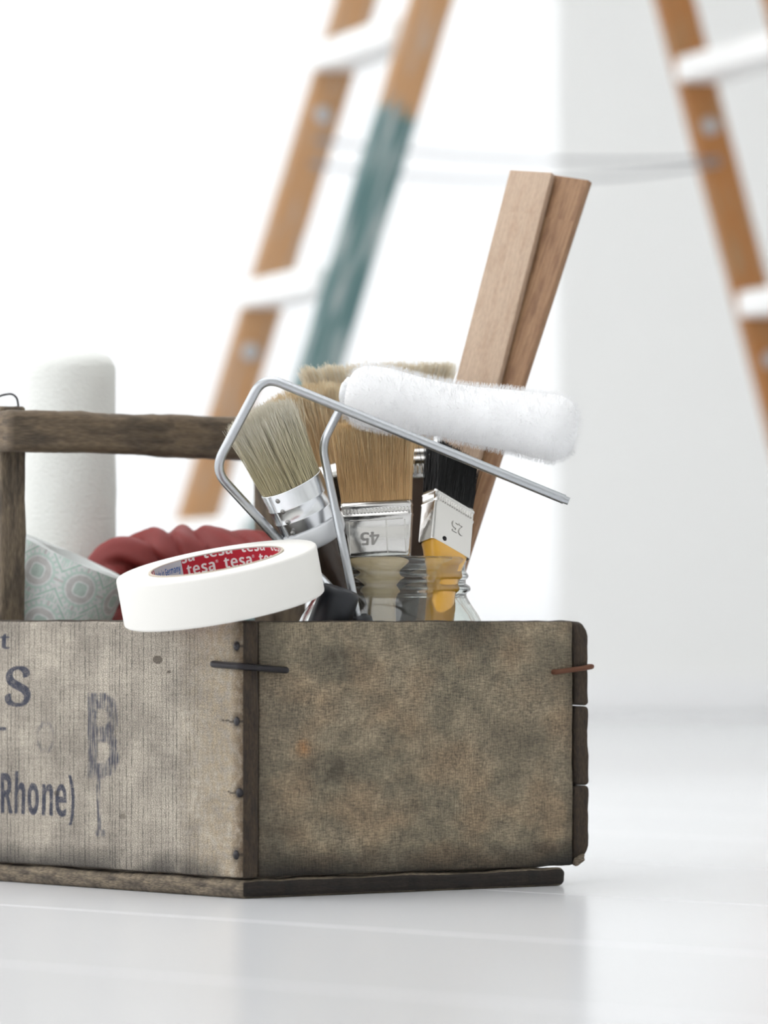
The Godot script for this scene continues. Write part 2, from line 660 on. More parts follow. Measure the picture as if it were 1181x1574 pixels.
# a ladder rail: bare wood above, old teal paint below where painted > 0, smudges of white paint
func rail_texture(sd: int, painted: float) -> ImageTexture:
	var w := 96
	var h := 1024
	var g := noise(w, h, 0.15, sd, 3, 1.0, 20.0)
	var s := noise(w, h, 0.02, sd + 1, 3, 0.5, 1.5)
	var s2 := noise(w, h, 0.05, sd + 2, 3, 1.0, 2.0)
	var o := PackedByteArray()
	o.resize(w * h * 3)
	for yy in h:
		for xx in w:
			var i := yy * w + xx
			var k := Vector3(194, 150, 106).lerp(Vector3(170, 128, 88), g[i] / 255.0)
			k = k.lerp(Vector3(170, 158, 150), clampf((s[i] / 255.0 - 0.62) * 4.0, 0, 0.8))
			if painted > 0 and float(yy) / h > painted + (s2[i] / 255.0 - 0.5) * 0.03:
				k = Vector3(70, 102, 104).lerp(Vector3(98, 128, 126), g[i] / 255.0)
				k = k.lerp(Vector3(176, 180, 178), clampf((s[i] / 255.0 - 0.50) * 4.0, 0, 0.8))
			o[i * 3] = clampi(int(k.x), 0, 255)
			o[i * 3 + 1] = clampi(int(k.y), 0, 255)
			o[i * 3 + 2] = clampi(int(k.z), 0, 255)
	return tex_from(w, h, o)

func materials() -> void:
	var t := side_texture()
	L.side = with_bump(mat("sawn board", Color.WHITE, 0.85), t[1], 0.05)
	L.side.albedo_texture = t[0]
	t = end_texture()
	L.end = with_bump(mat("stained board", Color.WHITE, 0.85), t[1], 0.04)
	L.end.albedo_texture = t[0]
	t = wood_tex(512, 512, 31, Color8(134, 118, 98), Color8(102, 91, 77), Color8(70, 63, 56), 0.4, 0.8)
	L.dark = tri(with_bump(mat("dark old wood", Color.WHITE, 0.8), t[1], 0.06), 8.0)
	L.dark.albedo_texture = t[0]
	L.handle_wood = tri(with_bump(mat("worn handle wood", Color8(250, 244, 236), 0.7), t[1], 0.06), 6.0)
	L.handle_wood.albedo_texture = t[0]
	t = wood_tex(512, 512, 35, Color8(72, 58, 42), Color8(50, 40, 31), Color8(30, 25, 22), 0.6, 0.7)
	L.endgrain = tri(with_bump(mat("dark end grain", Color.WHITE, 0.85), t[1], 0.08), 12.0)
	L.endgrain.albedo_texture = t[0]
	t = wood_tex(512, 512, 38, Color8(136, 122, 102), Color8(104, 93, 78), Color8(62, 55, 48), 0.7, 0.8, true)
	L.base = tri(with_bump(mat("worn base board", Color.WHITE, 0.85), t[1], 0.06), 10.0)
	L.base.albedo_texture = t[0]
	t = wood_tex(512, 512, 43, Color8(44, 35, 28), Color8(28, 23, 19), Color8(20, 17, 15), 0.6, 0.7, true)
	L.base_dark = tri(with_bump(mat("dark base edge", Color.WHITE, 0.85), t[1], 0.06), 10.0)
	L.base_dark.albedo_texture = t[0]
	t = wood_tex(256, 1024, 51, Color8(196, 172, 150), Color8(180, 156, 134), Color8(172, 144, 120), 0.16, 0.5)
	L.beech = tri(with_bump(mat("pale beech", Color.WHITE, 0.6), t[1], 0.01), 14.0)
	L.beech.uv1_scale = Vector3(20, 5, 20)
	L.beech.albedo_texture = t[0]
	t = wood_tex(256, 1024, 55, Color8(164, 130, 98), Color8(140, 104, 74), Color8(110, 76, 52), 0.16, 0.6)
	L.brown = tri(with_bump(mat("brown beech", Color.WHITE, 0.6), t[1], 0.01), 14.0)
	L.brown.uv1_scale = Vector3(24, 5, 24)
	L.brown.albedo_texture = t[0]
	L.rail = mat("ladder wood", Color.WHITE, 0.6)
	L.rail.albedo_texture = rail_texture(61, 0.0)
	L.rail_b = mat("ladder wood", Color8(235, 208, 165), 0.6)
	L.rail_b.albedo_texture = rail_texture(66, 0.0)
	L.rail_teal = mat("teal painted ladder wood", Color.WHITE, 0.6)
	L.rail_teal.albedo_texture = rail_texture(71, 0.52)
	L.cord = mat("grey cord", Color8(150, 152, 156), 0.7)
	L.step = mat("white step paint", Color8(240, 240, 238), 0.45)
	L.iron = with_bump(tri(mat("black iron", Color8(52, 50, 52), 0.42, 0.85), 60.0), t[1], 0.02)
	L.rust = with_bump(tri(mat("rusty iron", Color8(104, 66, 46), 0.7, 0.3), 60.0), t[1], 0.03)
	var nz := tex_from(256, 256, noise(256, 256, 0.05, 81, 4), true)
	L.zinc = with_bump(tri(mat("zinc plated steel", Color8(184, 187, 190), 0.32, 1.0), 30.0), nz, 0.008)
	L.tin = with_bump(tri(mat("bright tin", Color8(206, 204, 200), 0.15, 1.0), 18.0), nz, 0.003)
	L.stamp = mat("stamped tin", Color8(150, 148, 145), 0.4, 1.0)
	L.brushed = mat("brushed aluminium", Color8(226, 228, 230), 0.26, 1.0)
	L.hair = mat("bristle", Color.WHITE, 0.55)
	L.hair.vertex_color_use_as_albedo = true
	L.pile = mat("white pile", Color8(250, 250, 250), 0.9)
	L.tape = mat("white crepe paper", Color8(238, 236, 230), 0.75)
	L.tape.albedo_texture = null
	L.card = mat("cardboard", Color8(200, 188, 172), 0.9)
	L.core = mat("printed core", Color.WHITE, 0.45)
	L.core.albedo_texture = core_texture()
	L.paper = mat("patterned paper", Color.WHITE, 0.8)
	L.paper.albedo_texture = paper_texture()
	L.paper_edge = mat("paper edge", Color8(236, 240, 238), 0.85)
	L.fleece = mat("white fleece", Color8(251, 251, 251), 0.95)
	L.fleece.rim_enabled = true
	L.fleece.rim = 0.4
	L.foam = with_bump(tri(mat("white foam", Color8(232, 233, 228), 0.95), 20.0), nz, 0.05)
	L.red = mat("dark red cloth", Color8(136, 47, 43), 0.55)
	L.black = mat("black plastic", Color8(24, 27, 33), 0.45)
	L.white_plastic = mat("pale grey plastic", Color8(222, 224, 226), 0.35)
	L.yellow = mat("yellow lacquer", Color8(226, 165, 20), 0.25)
	L.yellow.clearcoat_enabled = true
	L.bare = tri(with_bump(mat("bare brush handle", Color8(215, 190, 150), 0.55), nz, 0.01), 14.0)
	L.dark_handle = mat("dark brown handle", Color8(62, 48, 38), 0.4)
	L.glass = mat("jar glass", Color(0.97, 0.99, 0.98, 0.0), 0.0)
	L.glass.refraction_enabled = true
	L.glass.refraction_scale = 0.05
	L.glass.transparency = BaseMaterial3D.TRANSPARENCY_ALPHA
	L.blind = mat("white blind cloth", Color8(248, 249, 250), 0.9)
	L.blind.backlight_enabled = true
	L.blind.backlight = Color(1, 1, 1)
	L.pane = mat("window glass", Color(1, 1, 1, 0.03), 0.0)
	L.pane.transparency = BaseMaterial3D.TRANSPARENCY_ALPHA
	var fl := tex_from(512, 512, noise(512, 512, 0.02, 91, 4, 1.0, 3.0), true)
	L.floor = tri(with_bump(mat("white floor paint", Color8(229, 230, 232), 0.22), fl, 0.012), 2.5)
	L.wall = mat("white wall paint", Color8(249, 249, 247), 0.9)
	L.trim = mat("white gloss trim", Color8(246, 246, 246), 0.4)
	L.ground = mat("pale terrace", Color8(225, 225, 222), 0.9)

# ---------------------------------------------------------------- scene
func _ready() -> void:
	rng.seed = 1
	# camera, sky, exposure
	var cam := Camera3D.new()
	cam.name = "camera"
	var at := CameraAttributesPhysical.new()
	at.frustum_focal_length = 35.0 * F / 1574.0
	at.frustum_focus_distance = 3.37
	at.exposure_aperture = at.frustum_focal_length / 26.0
	at.frustum_near = 0.05
	at.frustum_far = 100.0
	cam.attributes = at
	cam.fov = rad_to_deg(2.0 * atan(787.0 / F))
	cam.near = 0.05
	cam.far = 100.0
	cam.position = Vector3(0, EYE, 0)
	cam.rotation.x = PITCH
	add_child(cam)
	cam.make_current()
	var we := WorldEnvironment.new()
	we.name = "environment"
	var e := Environment.new()
	e.background_mode = Environment.BG_SKY
	var sm := ProceduralSkyMaterial.new()
	sm.sky_top_color = Color(0.985, 0.99, 1.0)
	sm.sky_horizon_color = Color(0.99, 0.995, 1.0)
	sm.ground_horizon_color = Color(0.93, 0.95, 0.95)
	sm.ground_bottom_color = Color(0.8, 0.8, 0.8)
	sm.sky_energy_multiplier = 1.0
	var sky := Sky.new()
	sky.sky_material = sm
	e.sky = sky
	e.background_energy_multiplier = 1.0
	e.tonemap_mode = Environment.TONE_MAPPER_LINEAR
	e.tonemap_exposure = 2.45
	e.sdfgi_enabled = true
	e.ssao_enabled = true
	e.ssil_enabled = true
	we.environment = e
	add_child(we)
	crate_at = Transform3D(Basis(Vector3.UP, deg_to_rad(38.0)), Vector3(P(373, 1382, 3.28).x, 0, -3.28))

	materials()
	room()
	ladder()
	crate()
	jar()
	brushes()
	slats()
	rollers()
	tape()
	wallpaper()
	standing_sleeve()
	red_cloth()

const X0 := -3.4
const X1 := 2.6
const Z0 := -9.47
const Z1 := 1.6
const CEIL := 2.75
const TH := 0.18

func box_into(st: SurfaceTool, lo: Vector3, hi: Vector3) -> void:
	var c := (lo + hi) / 2
	st.set_smooth_group(-1)
	var h := (hi - lo) / 2
	for ax in 3:
		var ia := (ax + 1) % 3
		var ib := (ax + 2) % 3
		for s in [-1.0, 1.0]:
			var p := []
			for k in [[-1, -1], [-1, 1], [1, 1], [1, -1]]:
				var q := Vector3()
				q[ax] = h[ax] * s
				q[ia] = h[ia] * k[0]
				q[ib] = h[ib] * k[1]
				p.append(c + q)
			if s > 0:
				quad(st, p[0], p[1], p[2], p[3])
			else:
				quad(st, p[0], p[3], p[2], p[1])

# a wall slab with rectangular openings; along: 0 = x, 2 = z
func wall(called: String, along: int, at: float, thick: float, from: float, to: float, openings: Array) -> void:
	var st := begin()
	var cut := [from]
	for o in openings:
		cut.append(o[0])
		cut.append(o[1])
	cut.append(to)
	for i in cut.size() - 1:
		var spans := [[-0.1, CEIL + 0.1]]
		if i % 2 == 1:
			var o: Array = openings[(i - 1) / 2]
			spans = [[-0.1, o[2]], [o[3], CEIL + 0.1]]
		for s in spans:
			var lo := Vector3()
			var hi := Vector3()
			lo[along] = cut[i]
			hi[along] = cut[i + 1]
			lo[2 - along] = minf(at, at + thick)
			hi[2 - along] = maxf(at, at + thick)
			lo.y = s[0]
			hi.y = s[1]
			box_into(st, lo, hi)
	obj(called, done(st), L.wall, self, Transform3D(), "structure")

func window(called: String, along: int, at: float, o: Array, bars: Array) -> void:
	var fr := begin()
	var add := func(a0: float, a1: float, y0: float, y1: float, d: float) -> void:
		var lo := Vector3()
		var hi := Vector3()
		lo[along] = a0
		hi[along] = a1
		lo[2 - along] = at - d
		hi[2 - along] = at + d
		lo.y = y0
		hi.y = y1
		box_into(fr, lo, hi)
	var f := 0.05
	add.call(o[0], o[0] + f, o[2], o[3], 0.03)
	add.call(o[1] - f, o[1], o[2], o[3], 0.03)
	add.call(o[0] + f, o[1] - f, o[2], o[2] + f, 0.03)
	add.call(o[0] + f, o[1] - f, o[3] - f, o[3], 0.03)
	var edges := [o[0] + f]
	for b in bars:
		add.call(b - 0.018, b + 0.018, o[2] + f, o[3] - f, 0.02)
		edges.append(b - 0.018)
		edges.append(b + 0.018)
	edges.append(o[1] - f)
	var root := obj(called, done(fr), L.trim, self, Transform3D(), "structure")
	for i in range(0, edges.size(), 2):
		var pn := begin()
		var lo := Vector3()
		var hi := Vector3()
		lo[along] = edges[i]
		hi[along] = edges[i + 1]
		lo[2 - along] = at - 0.002
		hi[2 - along] = at + 0.002
		lo.y = o[2] + f
		hi.y = o[3] - f
		# one sheet of glass
		var a := Vector3(lo)
		a[2 - along] = at
		var c := Vector3(hi)
		c[2 - along] = at
		var b2 := Vector3(a.x, c.y, a.z)
		var d2 := Vector3(c.x, a.y, c.z)
		quad(pn, a, b2, c, d2)
		obj("pane", done(pn), L.pane, root)

func room() -> void:
	# floor: a slab and wide painted boards that run askew to the view
	var st := begin()
	box_into(st, Vector3(X0 - TH, -0.22, Z0 - TH), Vector3(X1 + TH, -0.02, Z1 + TH))
	var fl := obj("floor", done(st), L.wall, self, Transform3D(), "structure")
	var area := PackedVector2Array([Vector2(X0, Z0), Vector2(X1, Z0), Vector2(X1, Z1), Vector2(X0, Z1)])
	var dir := Vector2(0.269, 0.289).normalized()
	var nor := Vector2(-dir.y, dir.x)
	var through := Vector2(-0.1975, -2.676)
	var bw := 0.34
	for i in range(-30, 31):
		var o := through + nor * (bw * i)
		var strip := PackedVector2Array([o - dir * 20, o + dir * 20, o + dir * 20 + nor * (bw - 0.0008), o - dir * 20 + nor * (bw - 0.0008)])
		for poly in Geometry2D.intersect_polygons(strip, area):
			var tops := Geometry2D.offset_polygon(poly, -0.0012)
			if tops.is_empty():
				continue
			var top: PackedVector2Array = tops[0]
			var b := begin()
			b.set_smooth_group(-1)
			var drop := 0.0
			if Geometry2D.is_polygon_clockwise(top):
				top.reverse()
			if Geometry2D.is_polygon_clockwise(poly):
				poly.reverse()
			var tr := Geometry2D.triangulate_polygon(top)
			for k in range(0, tr.size(), 3):
				var t3 := [top[tr[k]], top[tr[k + 1]], top[tr[k + 2]]]
				var ccw: bool = (t3[1] - t3[0]).cross(t3[2] - t3[0]) > 0
				for q in ([t3[0], t3[1], t3[2]] if ccw else [t3[0], t3[2], t3[1]]):
					b.set_uv(q)
					b.add_vertex(Vector3(q.x, drop, q.y))
			# bevel and sides: from each edge of the outline to the nearest edge of the top
			var n := poly.size()
			for k in n:
				var p0: Vector2 = poly[k]
				var p1: Vector2 = poly[(k + 1) % n]
				var inn := (p1 - p0).normalized()
				var ins := Vector2(-inn.y, inn.x) * 0.0012
				quad(b, Vector3(p0.x, -0.0012, p0.y), Vector3((p0 + ins).x, drop, (p0 + ins).y), Vector3((p1 + ins).x, drop, (p1 + ins).y), Vector3(p1.x, -0.0012, p1.y))
				quad(b, Vector3(p0.x, -0.02, p0.y), Vector3(p0.x, -0.0012, p0.y), Vector3(p1.x, -0.0012, p1.y), Vector3(p1.x, -0.02, p1.y))
			obj("plank", done(b), L.floor, fl)
	# ceiling with one long rooflight
	var cs := begin()
	var ra := Vector2(-2.2, -6.5)
	var rb := Vector2(0.6, -1.0)
	box_into(cs, Vector3(X0 - TH, CEIL, Z0 - TH), Vector3(ra.x, CEIL + 0.15, Z1 + TH))
	box_into(cs, Vector3(rb.x, CEIL, Z0 - TH), Vector3(X1 + TH, CEIL + 0.15, Z1 + TH))
	box_into(cs, Vector3(ra.x, CEIL, Z0 - TH), Vector3(rb.x, CEIL + 0.15, ra.y))
	box_into(cs, Vector3(ra.x, CEIL, rb.y), Vector3(rb.x, CEIL + 0.15, Z1 + TH))
	var rl := begin()
	quad(rl, Vector3(ra.x, CEIL + 0.08, ra.y), Vector3(ra.x, CEIL + 0.08, rb.y), Vector3(rb.x, CEIL + 0.08, rb.y), Vector3(rb.x, CEIL + 0.08, ra.y))
	obj("window_5", done(rl), L.pane, self, Transform3D(), "structure")
	obj("ceiling", done(cs), L.wall, self, Transform3D(), "structure")
	var zp := -9.25
	var wx: float = P(857, 500, -zp).x
	var wb := [-2.9, wx + 0.75, 0.10, 2.62]
	wall("wall_back", 0, Z0, -TH, X0 - TH, X1 + TH, [wb])
	window("window_1", 0, Z0 - 0.12, wb, [-1.75, P(45, 500, -Z0 + 0.12).x])
	var wl := [[-9.0, -5.75, 0.15, 2.65], [-5.55, -2.25, 0.15, 2.65], [-2.05, 1.4, 0.15, 2.65]]
	wall("wall_left", 2, X0, -TH, Z0 - TH, Z1 + TH, wl)
	for i in 3:
		window("window_%d" % (i + 2), 2, X0 - 0.12, wl[i], [(wl[i][0] + wl[i][1]) / 2])
	# translucent white blinds in front of the back window; they overlap a little
	var hem: float = P(45, 500, -Z0 - 0.05).x
	for q in [[-2.95, hem + 0.006, Z0 + 0.020], [hem - 0.006, wx + 0.78, Z0 + 0.034]]:
		var left: bool = q[0] < -2.0
		var bl := obj("roller_blind", rbox(Vector3(q[1] - q[0], 2.66, 0.0015), 0.0007, Vector3i.ONE, 1), L.blind, self, Transform3D(Basis(), Vector3((q[0] + q[1]) / 2, 1.37, q[2])))
		bl.set_meta("label", "translucent white blind left of the thin seam in the bright background" if left else "wide translucent white blind glowing behind the ladder, ending at the grey wall")
		bl.set_meta("category", "blind")
	wall("wall_right", 2, X1, TH, Z0 - TH, Z1 + TH, [])
	wall("wall_front", 0, Z1, TH, X0 - TH, X1 + TH, [])
	# the grey pier that stands before the end of the window
	var pr := begin()
	box_into(pr, Vector3(wx, -0.1, Z0 + 0.06), Vector3(X1 + TH, CEIL + 0.1, zp))
	obj("wall_pier", done(pr), L.wall, self, Transform3D(), "structure")
	# baseboard under the plain part of the back wall
	var bb := rbox(Vector3(X1 - wx, 0.07, 0.014), 0.004, Vector3i.ONE, 2)
	obj("baseboard_back", bb, L.trim, self, Transform3D(Basis(), Vector3((X1 + wx) / 2, 0.035, zp + 0.007)), "structure")
	var tr2 := begin()
	box_into(tr2, Vector3(-14, -0.30, -24), Vector3(14, -0.24, 8))
	obj("terrace", done(tr2), L.ground, self, Transform3D(), "structure")

func ladder() -> void:
	var o := thing("stepladder", "tall wooden trestle stepladder with white steps, standing behind the crate before the window", "ladder", Transform3D(Basis(), Vector3(0.15, 0, -6.05)))
	var inv := o.transform.affine_inverse()
	var w := Vector3(0.10, 0, 0.33)
	var s := Vector3(0.957, 0, -0.29)
	var HT := 1.551
	var foot_l := Vector3(-0.3077, 0, -6.07)
	var top_l := Vector3(0.160, HT, -6.21)
	var foot_r := Vector3(0.595, 0, -6.34)
	var top_r := Vector3(0.180, HT, -6.215)
	var wn := w.normalized()
	for f in [[foot_l, top_l, -1.0], [foot_r, top_r, 1.0]]:
		for near in [0.0, 1.0]:
			var a: Vector3 = f[0] + w * near
			var b: Vector3 = f[1] + w * near * 0.96 + w * 0.02
			var y := (b - a).normalized()
			var bas := Basis((s - y * s.dot(y)).normalized(), y, Vector3())
			bas.z = bas.x.cross(bas.y)
			var m: Material = L.rail
			if near > 0.5 and f[2] < 0:
				m = L.rail_teal
			elif f[2] > 0:
				m = L.rail_b
			obj("rail", rbox(Vector3(0.045, (b - a).length(), 0.022), 0.002, Vector3i.ONE, 2), m, o, inv * Transform3D(bas, (a + b) / 2))
		for k in 5:
			var hgt: float = [0.273, 0.554, 0.835, 1.116, 1.397][k]
			var t := hgt / HT
			var a: Vector3 = f[0].lerp(f[1], t)
			var bas := Basis(s.normalized(), Vector3.UP, Vector3())
			bas.z = bas.x.cross(bas.y)
			var tread := obj("step", rbox(Vector3(0.062, 0.030, w.length() - 0.024), 0.004, Vector3i.ONE, 2), L.step, o, inv * Transform3D(bas, a + w * 0.5 - s * 0.006 * f[2] * -1.0))
			tread.set_meta("label", "white painted step")
			# bolt through the rail just under the step
			var q: Vector3 = f[0].lerp(f[1], t - 0.043) + wn * 0.013
			obj("bolt", lathe(PackedVector2Array([Vector2(0, 0), Vector2(0.0105, 0), Vector2(0.0105, 0.002), Vector2(0.008, 0.004), Vector2(0.0001, 0.005)]), 20), L.zinc, o, inv * Transform3D(axes(s, wn), q))
	# top board and the two cords that keep the legs together
	var mid := (top_l + top_r) / 2 + w * 0.5
	var tb := Basis(s.normalized(), Vector3.UP, Vector3())
	tb.z = tb.x.cross(tb.y)
	obj("top_board", rbox(Vector3(0.14, 0.03, w.length() + 0.06), 0.005, Vector3i.ONE, 2), L.step, o, inv * Transform3D(tb, mid + Vector3(0, 0.012, 0)))
	for c in [[0.476, 0.470, 0.012], [0.458, 0.466, 0.020]]:
		var a: Vector3 = foot_l.lerp(top_l, c[0]) + wn * 0.016
		var b: Vector3 = foot_r.lerp(top_r, c[1]) + wn * 0.016
		var pts := PackedVector3Array()
		for i in 17:
			var t := i / 16.0
			pts.append(inv * (a.lerp(b, t) - Vector3(0, c[2] * 4 * t * (1 - t), 0)))
		obj("cord", tube(pts, 0.0020, 8), L.cord, o)

func crate() -> void:
	var o := thing("crate", "weathered wooden carrying crate with faded stencil lettering and a dark crossbar handle", "crate", crate_at)
	var nz := FastNoiseLite.new()
	nz.seed = 7
	nz.frequency = 22.0
	var nf := FastNoiseLite.new()
	nf.seed = 9
	nf.frequency = 90.0
	var LEN := 0.60
	var rough := func(amp: float) -> Callable:
		return func(p: Vector3, n: Vector3) -> Vector3: return p + n * (nz.get_noise_3dv(p) * amp + nf.get_noise_3dv(p) * amp * 0.4)
	# base board
	obj("base_board", rbox2(Vector3(0.266, 0.0118, LEN), 0.0042, Vector3i(60, 2, 110), 3, func(p: Vector3, n: Vector3) -> Vector3: return p + (n * (nz.get_noise_3dv(p + Vector3(3, 0, 0)) * 0.0016 + nf.get_noise_3dv(p) * 0.0006) if p.y > -0.0035 else Vector3()), 2, L.base_dark, L.base), null, o, Transform3D(Basis(), Vector3(0.1335, 0.0059, -LEN / 2 - 0.0005)))
	# near long side: one board, lettered
	var sz := Vector3(0.0135, 0.1628, LEN)
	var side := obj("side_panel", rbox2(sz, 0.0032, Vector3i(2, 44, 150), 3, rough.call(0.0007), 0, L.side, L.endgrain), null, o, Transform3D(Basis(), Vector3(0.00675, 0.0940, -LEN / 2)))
	side.set_meta("label", "pale long side with stencil lettering")
	# short end that faces right
	sz = Vector3(0.2598, 0.1620, 0.0125)
	obj("end_panel", rbox2(sz, 0.0022, Vector3i(90, 56, 2), 3, rough.call(0.0008), 2, L.end, L.endgrain), null, o, Transform3D(Basis(), Vector3(0.1438, 0.0940, -0.0078)))
	obj("end_panel", rbox2(sz, 0.0022, Vector3i(20, 14, 2), 2, rough.call(0.0008), 2, L.end, L.endgrain), null, o, Transform3D(Basis(), Vector3(0.1438, 0.0940, -LEN + 0.0078)))
	# far long side: three planks with open joints
	var ys := [[0.0135, 0.0653], [0.0663, 0.1182], [0.1190, 0.1745]]
	for k in 3:
		var y0: float = ys[k][0]
		var y1: float = ys[k][1]
		var hh := y1 - y0
		var chip := func(p: Vector3, n: Vector3) -> Vector3:
			var q := p + n * (nz.get_noise_3dv(p + Vector3(k, 0, 0)) * 0.0012 + nf.get_noise_3dv(p) * 0.0007)
			if p.z > 0.28:
				# worn corners towards the open end
				var from_end: float = 0.30 - p.z
				if k == 2 and p.y > hh / 2 - 0.010:
					q.z -= pow((p.y - (hh / 2 - 0.010)) / 0.010, 2.0) * 0.004
					q.x -= pow((p.y - (hh / 2 - 0.010)) / 0.010, 2.0) * 0.003 * signf(p.x) if p.x > 0 else 0.0
				if k == 0 and p.y < -hh / 2 + 0.014:
					var d: float = (-hh / 2 + 0.014 - p.y) / 0.014
					q.x -= d * d * 0.0065 if p.x > 0 else 0.0
					q.z -= d * d * 0.005 * (1.0 - clampf(from_end / 0.02, 0, 1))
			return q
		obj("plank", rbox(Vector3(0.0120, hh, LEN - 0.0005), 0.0026, Vector3i(3, 14, 60), 3, chip), L.endgrain, o, Transform3D(Basis(), Vector3(0.2803 + [0.0, 0.0004, 0.0001][k], (y0 + y1) / 2, -LEN / 2 - 0.0004)))
	var chip := obj("chipped_corner", rbox(Vector3(0.0085, 0.0055, 0.004), 0.0016, Vector3i(6, 5, 3), 2, func(p: Vector3, n: Vector3) -> Vector3: return p + n * (nf.get_noise_3dv(p * 4.0) * 0.0009) + Vector3(0, p.x * 0.45, 0)), L.base, o, Transform3D(Basis(), Vector3(0.2782, 0.0166, -0.0016)))
	chip.set_meta("label", "paler chipped corner")
	# posts and crossbar
	for x in [[0.0137, 0.0345], [0.2440, 0.2740]]:
		var w: float = x[1] - x[0]
		obj("post", rbox(Vector3(w, 0.3085, 0.024), 0.0022, Vector3i(4, 40, 4), 2, rough.call(0.0010)), L.dark, o, Transform3D(Basis(), Vector3(x[0] + w / 2, 0.0122 + 0.15425, -0.306)))
	var crooked := func(p: Vector3, n: Vector3) -> Vector3:
		var t := p.y
		var q := p + n * (nz.get_noise_3dv(p * 0.6) * 0.0022 + nf.get_noise_3dv(p) * 0.0006)
		var thick := 1.0 + 0.05 * sin(t * 31.0) + 0.04 * sin(t * 67.0 + 1.0)
		q.x = q.x * thick + sin(t * 22.0 + 0.7) * 0.0007
		return q
	# the crossbar's long axis is its own y
	var hb := Basis(Vector3(0, -1, 0), Vector3(1, 0, 0), Vector3(0, 0, 1))
	obj("handle", rbox(Vector3(0.0285, 0.272, 0.020), 0.005, Vector3i(6, 70, 5), 3, crooked), L.handle_wood, o, Transform3D(hb, Vector3(0.1440, 0.3025, -0.2840)))
	# nails
	for k in 4:
		var y: float = [0.1592, 0.1118, 0.0668, 0.0276][k]
		var v: float = [0.0062, 0.0058, 0.0034, 0.0066][k]
		var nb := Basis(Vector3(0, 0, 1), Vector3(-1, 0, 0), Vector3(0, -1, 0))
		obj("nail", lathe(PackedVector2Array([Vector2(0, -0.001), Vector2(0.0029, -0.001), Vector2(0.0030, 0.0005), Vector2(0.0025, 0.0011), Vector2(0.0001, 0.0015)]), 16), L.iron, o, Transform3D(nb, Vector3(0.0002, y, -v)))
	# iron staples that hold the corners
	var s1 := obj("staple", tube(rounded([Vector3(0.004, 0.1478, -0.0300), Vector3(-0.0030, 0.1478, -0.0290), Vector3(-0.0026, 0.1465, 0.0022), Vector3(0.0340, 0.1438, 0.0012), Vector3(0.0350, 0.1438, -0.004)], 0.003), 0.0022, 14), L.iron, o)
	s1.set_meta("label", "black iron staple round the near corner")
	var s2 := obj("staple", tube(rounded([Vector3(0.2560, 0.1412, -0.006), Vector3(0.2565, 0.1412, 0.0008), Vector3(0.2760, 0.1432, 0.0016), Vector3(0.2885, 0.1447, 0.0012), Vector3(0.2882, 0.1447, -0.026), Vector3(0.283, 0.1447, -0.027)], 0.003), 0.0017, 12), L.rust, o)
	s2.set_meta("label", "rusty staple round the far corner")
	# bent wire on the post
	var inv := crate_at.affine_inverse()
	var wp := []
	for q in [[-40, 606, 3.53], [-8, 612, 3.53], [4, 607, 3.53], [18, 605, 3.53], [26, 611, 3.53], [28, 621, 3.53], [28, 634, 3.535]]:
		wp.append(inv * P(q[0], q[1], q[2]))
	obj("wire_hook", tube(rounded(wp, 0.004, 4), 0.0007, 8), L.iron, o)

func jar() -> void:
	var o := thing("glass_jar", "clear glass jar with threaded neck holding the brushes, in the crate", "jar", Transform3D(Basis(), Vector3(P(600, 900, 3.455).x, 0.0126, -3.455)))
	var S := 0.001
	var out := [[0, 0], [52, 0], [60, 2], [64, 8], [65, 20], [65, 140], [64.5, 150], [62.5, 158.5], [58.5, 166.5], [54, 173], [51.3, 177.5], [50.6, 180], [51.2, 181.2], [53.2, 182.3], [53.6, 184], [52.8, 185.5], [50.4, 187], [50.2, 189.5], [51.6, 190.8], [52.2, 192.3], [51.2, 194], [50, 195.4], [49.8, 199.5], [50.4, 201.6], [50.8, 203], [50, 204.6], [48.6, 205]]
	var ins := [[47.6, 204.4], [47.2, 202.5], [47.2, 181], [48, 177.5], [51, 172.5], [55.5, 166], [59.3, 158.5], [61.2, 151], [61.8, 140], [61.8, 20], [60, 10], [54, 7], [0, 6.5]]
	var pr := PackedVector2Array()
	for q in out:
		pr.append(Vector2(q[0], q[1]) * S)
	for q in ins:
		pr.append(Vector2(q[0], q[1]) * S)
	obj("glass", lathe(pr, 96), L.glass, o)

func lin(r: int, g: int, b: int) -> Color:
	return Color8(r, g, b).srgb_to_linear()

